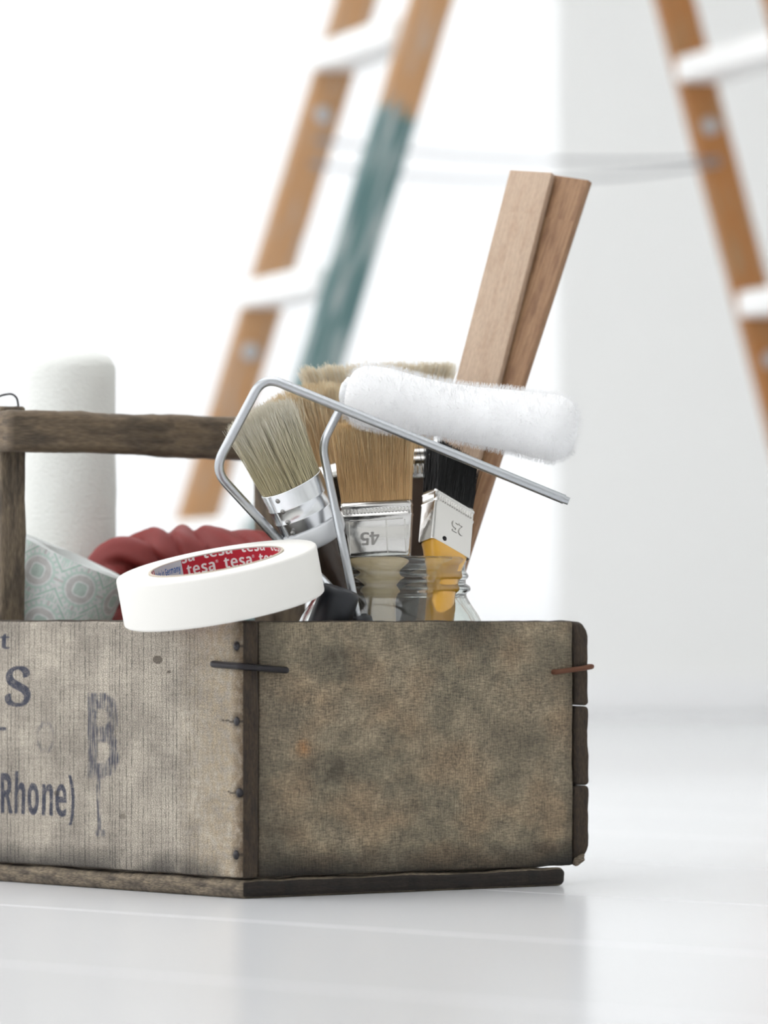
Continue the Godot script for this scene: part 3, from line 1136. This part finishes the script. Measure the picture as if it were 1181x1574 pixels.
# a tuft on a rectangular or round root (half sizes a, b), of a given length, spread at the tip by (fa, fb)
func tuft(n: int, a: float, b: float, length: float, fa: float, fb: float, round_root: bool, c_root: Array, c_tip: Array, r: float, crown: float, rough: float, sd: int, part := 0.0) -> ArrayMesh:
	rng.seed = sd
	var hairs := []
	var clump := FastNoiseLite.new()
	clump.seed = sd
	clump.frequency = 160.0
	for i in n:
		var u := rng.randf_range(-1, 1)
		var v := rng.randf_range(-1, 1)
		if round_root:
			var q := sqrt(rng.randf())
			var an := rng.randf() * TAU
			u = q * cos(an)
			v = q * sin(an)
		elif rng.randf() < 0.45:
			v = (1.0 if rng.randf() < 0.6 else -1.0) * rng.randf_range(0.86, 1.0)
		var root := Vector3(u * a, 0, v * b)
		var edge := maxf(absf(u), absf(v)) if not round_root else Vector2(u, v).length()
		var cl := clump.get_noise_2d(u * a, v * b)
		var ln := length * (1.0 - crown * edge * edge) * (1.0 + cl * rough * 0.7 + rng.randf_range(-1, 1) * rough * 0.5)
		var wild := 0.0012 if rng.randf() < 0.95 else 0.0035
		var tip := Vector3(u * fa + cl * 0.0012, ln, v * fb + part * signf(v) * 0.002) + Vector3(rng.randfn() * wild, 0, rng.randfn() * wild)
		var pts := PackedVector3Array()
		var bow := Vector3(rng.randfn() * 0.0006, 0, rng.randfn() * 0.0006)
		for k in 4:
			var t := k / 3.0
			var p := root.lerp(tip, t)
			p.x = lerpf(root.x, tip.x, pow(t, 1.35))
			p.z = lerpf(root.z, tip.z, pow(t, 1.35))
			p.y = ln * t - (0.003 if k == 0 else 0.0)
			pts.append(p + bow * sin(t * PI))
		var j := rng.randf()
		hairs.append([pts, r * rng.randf_range(0.7, 1.25), c_root[0].lerp(c_root[1], j), c_tip[0].lerp(c_tip[1], rng.randf())])
	return hair_mesh(hairs)

func ribs(n: int, x0: float, x1: float, y: float, hgt: float, z: float, slant: float) -> ArrayMesh:
	var st := begin()
	for i in n:
		var x := lerpf(x0, x1, (i + 0.5) / n)
		var wd := (x1 - x0) / n * 0.62
		rbox_into(st, st, Vector3(wd, hgt, 0.0009), 0.0004, Vector3i.ONE, 2, null, -1, Transform3D(Basis(Vector3(0, 0, 1), slant), Vector3(x, y, z)))
	return done(st)

func number(text: String, tall: float) -> TextMesh:
	var tm := TextMesh.new()
	var fo := SystemFont.new()
	fo.font_names = PackedStringArray(["Droid Sans"])
	fo.font_weight = 700
	tm.font = fo
	tm.font_size = 32
	tm.pixel_size = tall / 24.0
	tm.depth = 0.0011
	tm.curve_step = 1.0
	tm.text = text
	return tm

func flat_handle(rows: Array) -> ArrayMesh:
	return sweep(rows, 40)

func brushes() -> void:
	# the flat brush in the middle
	var d := 3.425
	var px := d / F
	var o := thing("paintbrush", "flat paintbrush with tan bristles and a bright ferrule stamped 45, upright in the jar", "paintbrush", Transform3D(axes(Vector3(110, -2.0, 12), Vector3(-4, 85, -5)), P(583, 857, d)), "paintbrushes in the crate")
	var fh := 86.0 * px
	var wt := 55.0 * px
	obj("bristles", tuft(4200, wt * 0.955, 0.0062, 0.0535, wt * 1.12, 0.0082, false, [lin(228, 188, 134), lin(200, 162, 112)], [lin(252, 230, 186), lin(234, 198, 142)], 0.00024, 0.05, 0.10, 101), L.hair, o, Transform3D(Basis(), Vector3(0, fh - 0.001, 0)), "stuff")
	var fe := obj("ferrule", sweep([[0, wt * 0.86, 0.0066, 7], [0.0012, wt * 0.88, 0.0072, 7], [fh * 0.5, wt * 0.95, 0.0072, 7], [fh * 0.72, wt * 0.985, 0.0072, 7], [fh * 0.735, wt * 1.0, 0.0079, 7], [fh * 0.755, wt * 1.0, 0.0079, 7], [fh * 0.77, wt * 0.985, 0.0072, 7], [fh * 0.895, wt * 0.985, 0.0072, 7], [fh * 0.91, wt * 1.0, 0.0079, 7], [fh * 0.935, wt * 1.0, 0.0079, 7], [fh * 0.95, wt * 0.985, 0.0071, 7], [fh, wt * 0.985, 0.0069, 7], [fh, wt * 0.96, 0.0064, 7], [fh - 0.003, wt * 0.95, 0.0060, 7]], 72), L.tin, o)
	obj("rib_band", ribs(19, -wt * 0.93, wt * 0.93, fh * 0.832, fh * 0.085, 0.0073, -0.35), L.tin, fe)
	# raised border of the stamped field
	var bs := begin()
	for q in [[0, fh * 0.665, wt * 1.5, 0.0008], [-wt * 0.78, fh * 0.35, 0.0008, fh * 0.6], [wt * 0.28, fh * 0.35, 0.0007, fh * 0.6], [wt * 0.80, fh * 0.35, 0.0008, fh * 0.6]]:
		rbox_into(bs, bs, Vector3(q[2], q[3], 0.0006), 0.00028, Vector3i.ONE, 2, null, -1, Transform3D(Basis(), Vector3(q[0], q[1], 0.00725)))
	obj("raised_border", done(bs), L.tin, fe)
	obj("stamped_number", number("45", 0.0090), L.stamp, fe, Transform3D(Basis(Vector3(0, 0, 1), PI), Vector3(-wt * 0.20, fh * 0.34, 0.0074)))
	obj("handle", flat_handle([[-0.155, 0.006, 0.004, 2.4], [-0.150, 0.0085, 0.006, 2.4], [-0.11, 0.0095, 0.0068, 2.4], [-0.06, 0.0085, 0.0065, 2.6], [-0.03, 0.0093, 0.0066, 2.8], [-0.012, 0.0135, 0.0066, 3.5], [-0.002, 0.0190, 0.0064, 5], [0.004, wt * 0.85, 0.0062, 6]]), L.bare, o)

	# black bristles and yellow handle
	d = 3.438
	px = d / F
	o = thing("paintbrush", "smaller paintbrush with black bristles and yellow handle leaning back in the jar", "paintbrush", Transform3D(axes(Vector3(65, -37, -60), Vector3(6.6, 74, -38)), P(683, 847, d)), "paintbrushes in the crate")
	wt = 44.0 * px
	fh = 86.0 * px
	obj("bristles", tuft(3000, wt * 0.94, 0.0062, 0.040, wt * 0.98, 0.0062, false, [lin(11, 10, 12), lin(5, 5, 6)], [lin(11, 10, 11), lin(6, 5, 6)], 0.00024, 0.08, 0.06, 111), L.hair, o, Transform3D(Basis(), Vector3(0, fh - 0.001, 0)), "stuff")
	fe = obj("ferrule", sweep([[0, wt * 0.98, 0.0068, 8], [0.001, wt, 0.0072, 8], [fh * 0.72, wt, 0.0072, 8], [fh * 0.74, wt * 1.015, 0.0078, 8], [fh * 0.76, wt * 1.015, 0.0078, 8], [fh * 0.78, wt, 0.0072, 8], [fh * 0.92, wt, 0.0072, 8], [fh * 0.935, wt * 1.015, 0.0078, 8], [fh * 0.955, wt * 1.015, 0.0078, 8], [fh * 0.97, wt, 0.0071, 8], [fh, wt, 0.0069, 8], [fh, wt * 0.96, 0.0064, 8], [fh - 0.003, wt * 0.95, 0.006, 8]], 72), L.tin, o)
	obj("rib_band", ribs(15, -wt * 0.9, wt * 0.9, fh * 0.85, fh * 0.09, 0.0073, -0.2), L.tin, fe)
	obj("stamped_number", number("25", 0.0085), L.tin, fe, Transform3D(Basis(Vector3(0, 0, 1), PI), Vector3(wt * 0.2, fh * 0.45, 0.0074)))
	obj("nail", lathe(PackedVector2Array([Vector2(0.0001, -0.001), Vector2(0.0016, -0.001), Vector2(0.0017, 0.0004), Vector2(0.0012, 0.0009), Vector2(0.0001, 0.001)]), 14), L.iron, fe, Transform3D(axes(Vector3.RIGHT, Vector3(0, 0, 1)), Vector3(-wt * 0.42, fh * 0.1, 0.0072)))
	obj("handle", flat_handle([[-0.095, 0.006, 0.004, 2.4], [-0.090, 0.0085, 0.006, 2.4], [-0.06, 0.0105, 0.007, 2.4], [-0.03, 0.0105, 0.0072, 2.6], [-0.016, 0.0125, 0.0072, 3], [-0.004, wt * 0.86, 0.0070, 4], [0.004, wt * 0.95, 0.0068, 7]]), L.yellow, o)

	# round brush leaning to the left
	d = 3.405
	px = d / F
	o = thing("paintbrush", "round paintbrush with grey-beige bristles in a riveted ferrule, leaning left", "paintbrush", Transform3D(axes(Vector3(168, 80, 0), Vector3(-78, 168, 42)), P(477, 806, d)), "paintbrushes in the crate")
	var rr := 50.0 * px
	fh = 72.0 * px
	obj("bristles", tuft(5200, rr * 0.95, rr * 0.95, 0.0535, rr * 1.10, rr * 1.10, true, [lin(228, 217, 178), lin(190, 180, 144)], [lin(252, 248, 236), lin(232, 224, 202)], 0.00024, 0.10, 0.10, 121), L.hair, o, Transform3D(Basis(), Vector3(0, fh - 0.001, 0)), "stuff")
	fe = obj("ferrule", lathe(PackedVector2Array([Vector2(0, 0), Vector2(rr * 0.93, 0), Vector2(rr * 0.96, 0.0008), Vector2(rr * 0.965, fh * 0.28), Vector2(rr * 0.985, fh * 0.30), Vector2(rr * 0.985, fh * 0.32), Vector2(rr * 0.97, fh * 0.34), Vector2(rr * 0.975, fh * 0.58), Vector2(rr * 0.995, fh * 0.60), Vector2(rr * 0.995, fh * 0.62), Vector2(rr * 0.98, fh * 0.64), Vector2(rr, fh * 0.985), Vector2(rr * 0.99, fh), Vector2(rr * 0.95, fh), Vector2(rr * 0.94, fh - 0.004)]), 72), L.brushed, o)
	for k in 4:
		var an := deg_to_rad(127.0)
		var yy := fh * (0.10 + 0.255 * k)
		var nrm := Vector3(cos(an), 0, sin(an))
		obj("rivet", lathe(PackedVector2Array([Vector2(0.0001, -0.0005), Vector2(0.0017, -0.0005), Vector2(0.0016, 0.0007), Vector2(0.0010, 0.0013), Vector2(0.0001, 0.0015)]), 14), L.stamp, fe, Transform3D(axes(Vector3.UP, nrm), nrm * rr * 0.975 + Vector3(0, yy, 0)))
	# seam strip beside the rivets
	var sp := PackedVector3Array()
	for k in 9:
		var an := deg_to_rad(143.0)
		sp.append(Vector3(cos(an), 0, sin(an)) * rr * 0.975 + Vector3(0, fh * (0.02 + 0.96 * k / 8.0), 0))
	obj("seam", tube(sp, 0.0005, 8), L.brushed, fe)
	var cap := obj("collar", lathe(PackedVector2Array([Vector2(0, -0.0135), Vector2(rr * 0.72, -0.0135), Vector2(rr * 0.90, -0.0120), Vector2(rr * 0.99, -0.009), Vector2(rr * 1.02, -0.004), Vector2(rr * 1.02, -0.0005), Vector2(rr * 0.99, 0.0006), Vector2(rr * 0.90, 0.0006), Vector2(0.0, 0.0006)]), 64), L.white_plastic, o)
	cap.set_meta("label", "pale grey plastic collar")
	obj("handle", flat_handle([[-0.150, 0.004, 0.004, 2], [-0.146, 0.007, 0.007, 2], [-0.10, 0.0095, 0.0095, 2], [-0.05, 0.0085, 0.0085, 2], [-0.025, 0.0095, 0.0095, 2], [-0.012, 0.0125, 0.0125, 2]]), L.dark_handle, o)

	# wide wall brush behind the jar
	d = 3.536
	px = d / F
	o = thing("paintbrush", "wide wall brush with pale flared bristles and dark handle, standing behind the jar", "paintbrush", Transform3D(axes(Vector3(160, 0, 8), Vector3(-2, 85, -4)), P(585, 738, d)), "paintbrushes in the crate")
	wt = 79.0 * px
	fh = 46.0 * px
	obj("bristles", tuft(5200, wt * 0.96, 0.010, 0.0585, wt * 1.50, 0.014, false, [lin(234, 204, 156), lin(208, 176, 126)], [lin(255, 252, 240), lin(246, 228, 192)], 0.00025, 0.04, 0.10, 131), L.hair, o, Transform3D(Basis(), Vector3(0, fh - 0.001, 0)), "stuff")
	fe = obj("ferrule", sweep([[0, wt * 0.985, 0.0105, 9], [0.001, wt, 0.011, 9], [fh * 0.55, wt, 0.011, 9], [fh * 0.58, wt * 1.01, 0.0118, 9], [fh * 0.66, wt * 1.01, 0.0118, 9], [fh * 0.69, wt, 0.011, 9], [fh * 0.80, wt, 0.011, 9], [fh * 0.83, wt * 1.01, 0.0118, 9], [fh * 0.90, wt * 1.01, 0.0118, 9], [fh * 0.93, wt, 0.011, 9], [fh, wt, 0.0108, 9], [fh, wt * 0.97, 0.0102, 9], [fh - 0.003, wt * 0.96, 0.010, 9]], 80), L.tin, o)
	obj("rib_band", ribs(22, -wt * 0.97, wt * 0.97, fh * 0.30, fh * 0.32, 0.0111, 0.0), L.tin, fe)
	obj("handle", flat_handle([[-0.255, 0.009, 0.006, 2.4], [-0.248, 0.012, 0.008, 2.4], [-0.17, 0.0135, 0.009, 2.4], [-0.12, 0.016, 0.0095, 2.8], [-0.075, wt * 0.80, 0.010, 4], [-0.050, wt * 0.93, 0.0104, 6], [0.004, wt * 0.96, 0.0104, 9]]), L.dark_handle, o)

	# second flat brush behind, leaning left
	d = 3.512
	px = d / F
	o = thing("paintbrush", "flat paintbrush with straw-coloured bristles tilted left behind the round brush", "paintbrush", Transform3D(axes(Vector3(140, 36, 20), Vector3(-36, 140, 14)), P(508, 772, d)), "paintbrushes in the crate")
	wt = 44.0 * px
	fh = 58.0 * px
	obj("bristles", tuft(3600, wt * 0.95, 0.009, 0.056, wt * 1.32, 0.012, false, [lin(230, 198, 150), lin(204, 168, 120)], [lin(254, 244, 216), lin(236, 208, 164)], 0.00025, 0.12, 0.10, 141), L.hair, o, Transform3D(Basis(), Vector3(0, fh - 0.001, 0)), "stuff")
	obj("ferrule", sweep([[0, wt * 0.95, 0.009, 7], [0.001, wt * 0.97, 0.0096, 7], [fh * 0.6, wt, 0.0096, 7], [fh * 0.63, wt * 1.015, 0.0104, 7], [fh * 0.70, wt * 1.015, 0.0104, 7], [fh * 0.73, wt, 0.0096, 7], [fh, wt, 0.0096, 7], [fh, wt * 0.96, 0.009, 7], [fh - 0.003, wt * 0.95, 0.0088, 7]], 60), L.tin, o)
	obj("handle", flat_handle([[-0.245, 0.006, 0.005, 2.4], [-0.238, 0.009, 0.007, 2.4], [-0.15, 0.0115, 0.008, 2.4], [-0.05, 0.010, 0.008, 2.6], [-0.012, 0.0165, 0.0086, 4], [0.003, wt * 0.93, 0.0088, 7]]), L.dark_handle, o)

func slats() -> void:
	var d := 3.606
	var top := P(819, 265, d)
	var b := axes(Vector3(64, -7, 45), Vector3(82, 316, -60))
	var len := 0.462
	var wd := 0.0350
	var th := 0.0055
	var o := thing("wood_slat", "front pale beech slat leaning right behind the wide wall brush", "slat", Transform3D(b, top), "beech slats leaning out of the crate")
	obj("slat_board", rbox(Vector3(wd, len, th), 0.0006, Vector3i(2, 6, 1), 2), L.beech, o, Transform3D(Basis(), Vector3(0, -len / 2, 0)))
	# the second lies against its back, fanned further right
	var eye := Vector3(0, EYE, 0)
	var ray := P(876, 274, 1.0) - eye
	var away := (top - eye).dot(b.z) - th - 0.0008
	var top2 := eye + ray * (away / ray.dot(b.z))
	var b2 := b * Basis(Vector3(0, 0, 1), deg_to_rad(-4.3))
	o = thing("wood_slat", "rear browner beech slat fanned out to the right of the pale one", "slat", Transform3D(b2, top2), "beech slats leaning out of the crate")
	obj("slat_board", rbox(Vector3(wd, len, th), 0.0006, Vector3i(2, 6, 1), 2), L.brown, o, Transform3D(Basis(), Vector3(0, -len / 2, 0)))

func rollers() -> void:
	# bare roller frame lying across the front
	var base := P(520, 935, 3.355)
	var o := thing("bare_roller", "bare bent steel roller rod without sleeve, lying across the brushes", "paint roller", Transform3D(Basis(), base))
	var inv := o.transform.affine_inverse()
	var pts := []
	for q in [[868, 768, 3.345], [405, 578, 3.36], [329, 722, 3.375], [430, 832, 3.402], [500, 895, 3.375], [521, 922, 3.362]]:
		pts.append(inv * P(q[0], q[1], q[2]))
	var path := rounded(pts, 0.0125, 9)
	var rad := PackedFloat32Array()
	rad.resize(path.size())
	rad.fill(0.0031)
	obj("rod", tube(path, 0.0031, 16), L.zinc, o)
	# turned-down tip of the axle
	var d0: Vector3 = (pts[0] - pts[1]).normalized()
	obj("axle_tip", tube(PackedVector3Array([pts[0] - d0 * 0.0005, pts[0] + d0 * 0.0022, pts[0] + d0 * 0.0030]), 0.0025, 16), L.zinc, o)
	var hs := begin()
	var h0: Vector3 = inv * P(525, 905, 3.360)
	var h1: Vector3 = inv * P(427, 1195, 3.372)
	var line := PackedVector3Array()
	var rr := PackedFloat32Array()
	for k in [[0.0, 0.0112], [0.008, 0.0124], [0.03, 0.0128], [0.2, 0.0138], [0.45, 0.0128], [0.55, 0.0125], [0.8, 0.0135], [0.97, 0.0120], [1.0, 0.008]]:
		line.append(h0.lerp(h1, k[0]))
		rr.append(k[1])
	tube_into(hs, line, rr, 28)
	obj("handle", done(hs), L.black, o)

	# roller with its fleece sleeve
	base = P(540, 905, 3.385)
	o = thing("paint_roller", "paint roller with fluffy white fleece sleeve resting on top of the brushes", "paint roller", Transform3D(Basis(), base))
	inv = o.transform.affine_inverse()
	pts = []
	for q in [[700, 634, 3.395], [536, 606, 3.405], [517, 640, 3.40], [495, 684, 3.39], [541, 905, 3.378], [560, 1010, 3.384]]:
		pts.append(inv * P(q[0], q[1], q[2]))
	obj("rod", tube(rounded(pts, 0.009, 8), 0.0028, 16), L.zinc, o)
	var hp: Vector3 = (pts[5] - pts[4]).normalized()
	var l2 := PackedVector3Array()
	var r2 := PackedFloat32Array()
	for k in [[0.018, 0.007], [0.020, 0.0095], [0.03, 0.0105], [0.05, 0.0105], [0.062, 0.0100], [0.066, 0.008]]:
		l2.append(pts[4] + hp * k[0])
		r2.append(k[1])
	var h2 := begin()
	tube_into(h2, l2, r2, 24)
	obj("handle", done(h2), L.black, o)
	# sleeve: a soft lumpy body and its pile
	var a := P(536, 604, 3.405)
	var b := P(886, 664, 3.375)
	var y := (b - a).normalized()
	var bas := axes(Vector3(0, 1, 0.0), y)
	var ln := a.distance_to(b)
	var nz := FastNoiseLite.new()
	nz.seed = 5
	nz.frequency = 18.0
	var nf := FastNoiseLite.new()
	nf.seed = 6
	nf.frequency = 140.0
	var surface := func(t: float, f: float) -> Vector3:
		# radius along the sleeve: plump left, slightly waisted, plump right; rounded shoulders
		var s := t * ln
		var e0 := clampf(s / 0.012, 0, 1)
		var e1 := clampf((ln - s) / 0.015, 0, 1)
		var sh := sqrt(1.0 - pow(1.0 - e0, 2.0)) * (0.25 + 0.75 * sqrt(1.0 - pow(1.0 - e1, 2.0)))
		var r := (0.0183 + 0.0020 * exp(-pow((t - 0.16) / 0.14, 2.0)) - 0.0012 * exp(-pow((t - 0.45) / 0.15, 2.0)) + 0.0030 * smoothstep(0.4, 1.0, t)) * (0.55 + 0.45 * sh if e0 < 1.0 else (sh if sh < 1.0 else 1.0))
		var p := Vector3(cos(f), 0, sin(f))
		r += (nz.get_noise_3dv(p * 0.02 + Vector3(0, s, 0)) * 0.0014 + nf.get_noise_3dv(p * 0.02 + Vector3(0, s, 0)) * 0.0002) * minf(e0, e1)
		return p * r + Vector3(0, s, 0)
	var nt := 90
	var nf2 := 64
	var st := begin()
	for i in nt:
		for k in nf2:
			var t0 := float(i) / nt
			var t1 := float(i + 1) / nt
			var f0 := TAU * k / nf2
			var f1 := TAU * ((k + 1) % nf2) / nf2
			quad(st, surface.call(t0, f0), surface.call(t0, f1), surface.call(t1, f1), surface.call(t1, f0))
	var caps: Vector3 = Vector3(0, 0, 0)
	var cape: Vector3 = Vector3(0, ln + 0.0005, 0)
	for k in nf2:
		var f0 := TAU * k / nf2
		var f1 := TAU * ((k + 1) % nf2) / nf2
		for q in [caps, surface.call(0.0, f1), surface.call(0.0, f0), cape, surface.call(1.0, f0), surface.call(1.0, f1)]:
			st.set_uv(Vector2())
			st.add_vertex(q)
	var sl := obj("sleeve", done(st), L.fleece, o, inv * Transform3D(bas, a))
	sl.set_meta("label", "fluffy white fleece sleeve")
	# pile
	rng.seed = 77
	var mm := MultiMesh.new()
	mm.transform_format = MultiMesh.TRANSFORM_3D
	var fibre := hair_mesh([[PackedVector3Array([Vector3(0, -0.15, 0), Vector3(0.06, 0.35, 0), Vector3(0.16, 0.75, 0.04), Vector3(0.34, 1.0, 0.08)]), 0.017, Color.WHITE, Color.WHITE]])
	mm.mesh = fibre
	mm.instance_count = 18000
	for i in mm.instance_count:
		var t := rng.randf()
		var f := rng.randf() * TAU
		var p: Vector3 = surface.call(t, f)
		var nn := Vector3(cos(f), 0, sin(f))
		if t < 0.03:
			nn = (nn + Vector3(0, -1.2 * (1.0 - t / 0.03), 0)).normalized()
		if t > 0.94:
			nn = (nn + Vector3(0, 1.6 * (t - 0.94) / 0.06, 0)).normalized()
		var dir := (nn + Vector3(rng.randfn(), rng.randfn(), rng.randfn()) * 0.3).normalized()
		var lng := rng.randf_range(0.0018, 0.0042)
		var fb := axes(Vector3(rng.randfn(), rng.randfn(), rng.randfn()), dir)
		mm.set_instance_transform(i, Transform3D(fb.scaled(Vector3.ONE * lng), p))
	var mi := MultiMeshInstance3D.new()
	mi.name = "pile"
	mi.multimesh = mm
	mi.material_override = L.pile
	mi.set_meta("kind", "stuff")
	sl.add_child(mi, true)
	obj("end_cap", lathe(PackedVector2Array([Vector2(0.0028, -0.0055), Vector2(0.006, -0.005), Vector2(0.0105, -0.002), Vector2(0.0105, 0.002), Vector2(0.0, 0.002)]), 32), L.white_plastic, o, inv * Transform3D(bas, a))

func tape() -> void:
	var d := 3.328
	var bas := axes(Vector3(1, 0.18, 0), Vector3(-0.172, 0.972, 0.150))
	var o := thing("masking_tape", "roll of white masking tape with red printed core, tilted on the crate rim", "tape", Transform3D(bas, P(345.5, 936, d)))
	var R := 0.0650
	var ri := 0.0437
	var hh := 0.0312
	var pr := PackedVector2Array([Vector2(ri, 0.0004), Vector2(R - 0.0012, 0), Vector2(R - 0.0002, 0.0008), Vector2(R, 0.002), Vector2(R, hh - 0.002), Vector2(R - 0.0003, hh - 0.0007), Vector2(R - 0.0012, hh), Vector2(ri + 0.0006, hh - 0.0003), Vector2(ri, hh - 0.0008), Vector2(ri, 0.0004)])
	var st := begin()
	lathe_into(st, pr, 128)
	obj("tape_body", done(st), L.tape, o)
	# loose end of the tape on the side
	var ci := 0.0420
	var cb := begin()
	lathe_into(cb, PackedVector2Array([Vector2(ci + 0.0002, -0.0002), Vector2(ri, -0.0002), Vector2(ri, hh + 0.0003), Vector2(ci + 0.0002, hh + 0.0003)]), 96, Transform3D(), null, true)
	var core := obj("core", done(cb), L.card, o)
	# printed inside: its own sheet, v from top to bottom, read from the middle
	var sh := begin()
	var n := 128
	for k in n:
		var f0 := TAU * k / n
		var f1 := TAU * (k + 1) / n
		var a := Vector3(ci * cos(f0), hh + 0.0002, ci * sin(f0))
		var b := Vector3(ci * cos(f1), hh + 0.0002, ci * sin(f1))
		var dn := Vector3(0, hh + 0.0004, 0)
		quad(sh, a, b, b - dn, a - dn, Vector2(float(k) / n, 0), Vector2(float(k + 1) / n, 0), Vector2(float(k + 1) / n, 1), Vector2(float(k) / n, 1))
	var pl := obj("printed_lining", done(sh), L.core, core)
	pl.set_meta("label", "red lining printed with white and blue lettering")

func wallpaper() -> void:
	var d := 3.585
	var px := d / F
	var axis := Vector3(0.40, 0.90, 0.05)
	var top := P(112, 856, d)
	var o := thing("wallpaper_roll", "roll of pale wallpaper with mint green medallions leaning inside the crate", "wallpaper", Transform3D(axes(Vector3(1, -0.45, 0), axis), top))
	var R := 0.042
	var ln := 0.165
	var prof := PackedVector2Array([Vector2(R - 0.004, -ln), Vector2(R, -ln), Vector2(R, 0)])
	var st := begin()
	lathe_into(st, prof, 96, Transform3D(), null, true)
	var m: StandardMaterial3D = L.paper
	m.uv1_scale = Vector3(2.0, 1.35, 1)
	obj("paper", done(st), m, o)
	# the rolled end: a spiral of paper edges
	var es := begin()
	var turns := 7.0
	var n := 360
	for k in n:
		for q in [0]:
			var t0 := float(k) / n
			var t1 := float(k + 1) / n
			var r0 := R - 0.0005 - 0.013 * t0
			var r1 := R - 0.0005 - 0.013 * t1
			var a0 := TAU * turns * t0
			var a1 := TAU * turns * t1
			var h0 := 0.0010 * sin(a0 * 3.0) * t0
			var h1 := 0.0010 * sin(a1 * 3.0) * t1
			var p0 := Vector3(cos(a0) * r0, h0, sin(a0) * r0)
			var p1 := Vector3(cos(a1) * r1, h1, sin(a1) * r1)
			var q0 := Vector3(cos(a0) * (r0 - 0.0012), h0, sin(a0) * (r0 - 0.0012))
			var q1 := Vector3(cos(a1) * (r1 - 0.0012), h1, sin(a1) * (r1 - 0.0012))
			quad(es, p0, p1, q1, q0)
			quad(es, q0, q1, q1 - Vector3(0, 0.03, 0), q0 - Vector3(0, 0.03, 0))
			quad(es, p0 - Vector3(0, 0.03, 0), p1 - Vector3(0, 0.03, 0), p1, p0)
	obj("rolled_end", done(es), L.paper_edge, o)

func standing_sleeve() -> void:
	var d := 3.71
	var at := P(108, 900, d)
	at.y = 0.0125
	var o := thing("roller_sleeve", "tall white roller sleeve standing upright behind the crossbar", "roller sleeve", Transform3D(Basis(), at))
	var H := P(108, 543, d).y - 0.0125
	var R := 70.0 * d / F
	var nz := FastNoiseLite.new()
	nz.seed = 3
	nz.frequency = 25.0
	var pr := PackedVector2Array([Vector2(0.020, 0.001), Vector2(R - 0.006, 0), Vector2(R - 0.001, 0.004)])
	for k in 25:
		pr.append(Vector2(R, 0.008 + (H - 0.026) * k / 24.0))
	for k in 7:
		var a := PI / 2 * (k + 1) / 7.0
		pr.append(Vector2(R - 0.012 + 0.012 * cos(a), H - 0.014 + 0.014 * sin(a)))
	pr.append_array(PackedVector2Array([Vector2(0.022, H), Vector2(0.020, H - 0.001), Vector2(0.020, 0.001)]))
	obj("sleeve_body", lathe(pr, 64, func(p: Vector3, _f: float, _j: int) -> Vector3: return p + Vector3(p.x, 0, p.z).normalized() * nz.get_noise_3dv(p) * 0.0012), L.foam, o)

func red_cloth() -> void:
	# a twisted red cloth: one end tucked down into the crate, the other reaching to the right
	var c := []
	for q in [[205, 1120, 3.60], [168, 1000, 3.62], [164, 905, 3.645], [186, 864, 3.65], [236, 852, 3.645], [300, 848, 3.63], [360, 848, 3.615], [405, 855, 3.60], [450, 890, 3.585]]:
		c.append(P(q[0], q[1], q[2]))
	var cv := Curve3D.new()
	for i in c.size():
		var t: Vector3 = (c[mini(i + 1, c.size() - 1)] - c[maxi(i - 1, 0)]) * 0.2
		cv.add_point(c[i], -t, t)
	var o := thing("red_cloth", "twisted dark red cloth lying behind the tape roll", "cloth", Transform3D(Basis(), c[3]))
	var inv := o.transform.affine_inverse()
	var n := 150
	var pts := PackedVector3Array()
	var rad := PackedFloat32Array()
	var total := cv.get_baked_length()
	for i in n + 1:
		pts.append(inv * cv.sample_baked(total * i / n, true))
		rad.append(0.0158 * (1.0 - 0.25 * smoothstep(0.75, 1.0, float(i) / n)))
	var st := begin()
	tube_into(st, pts, rad, 40, func(p: Vector3, off: Vector3, i: int, a: float) -> Vector3:
		var tw: float = a * 3.0 + i * 0.42 + sin(i * 0.13) * 1.5
		var fold: float = pow(absf(sin(tw * 0.5)), 0.7) * 0.40 - 0.22 + 0.06 * sin(a * 7.0 + i * 0.31)
		return p + off * (1.0 + fold))
	obj("cloth_folds", done(st), L.red, o)
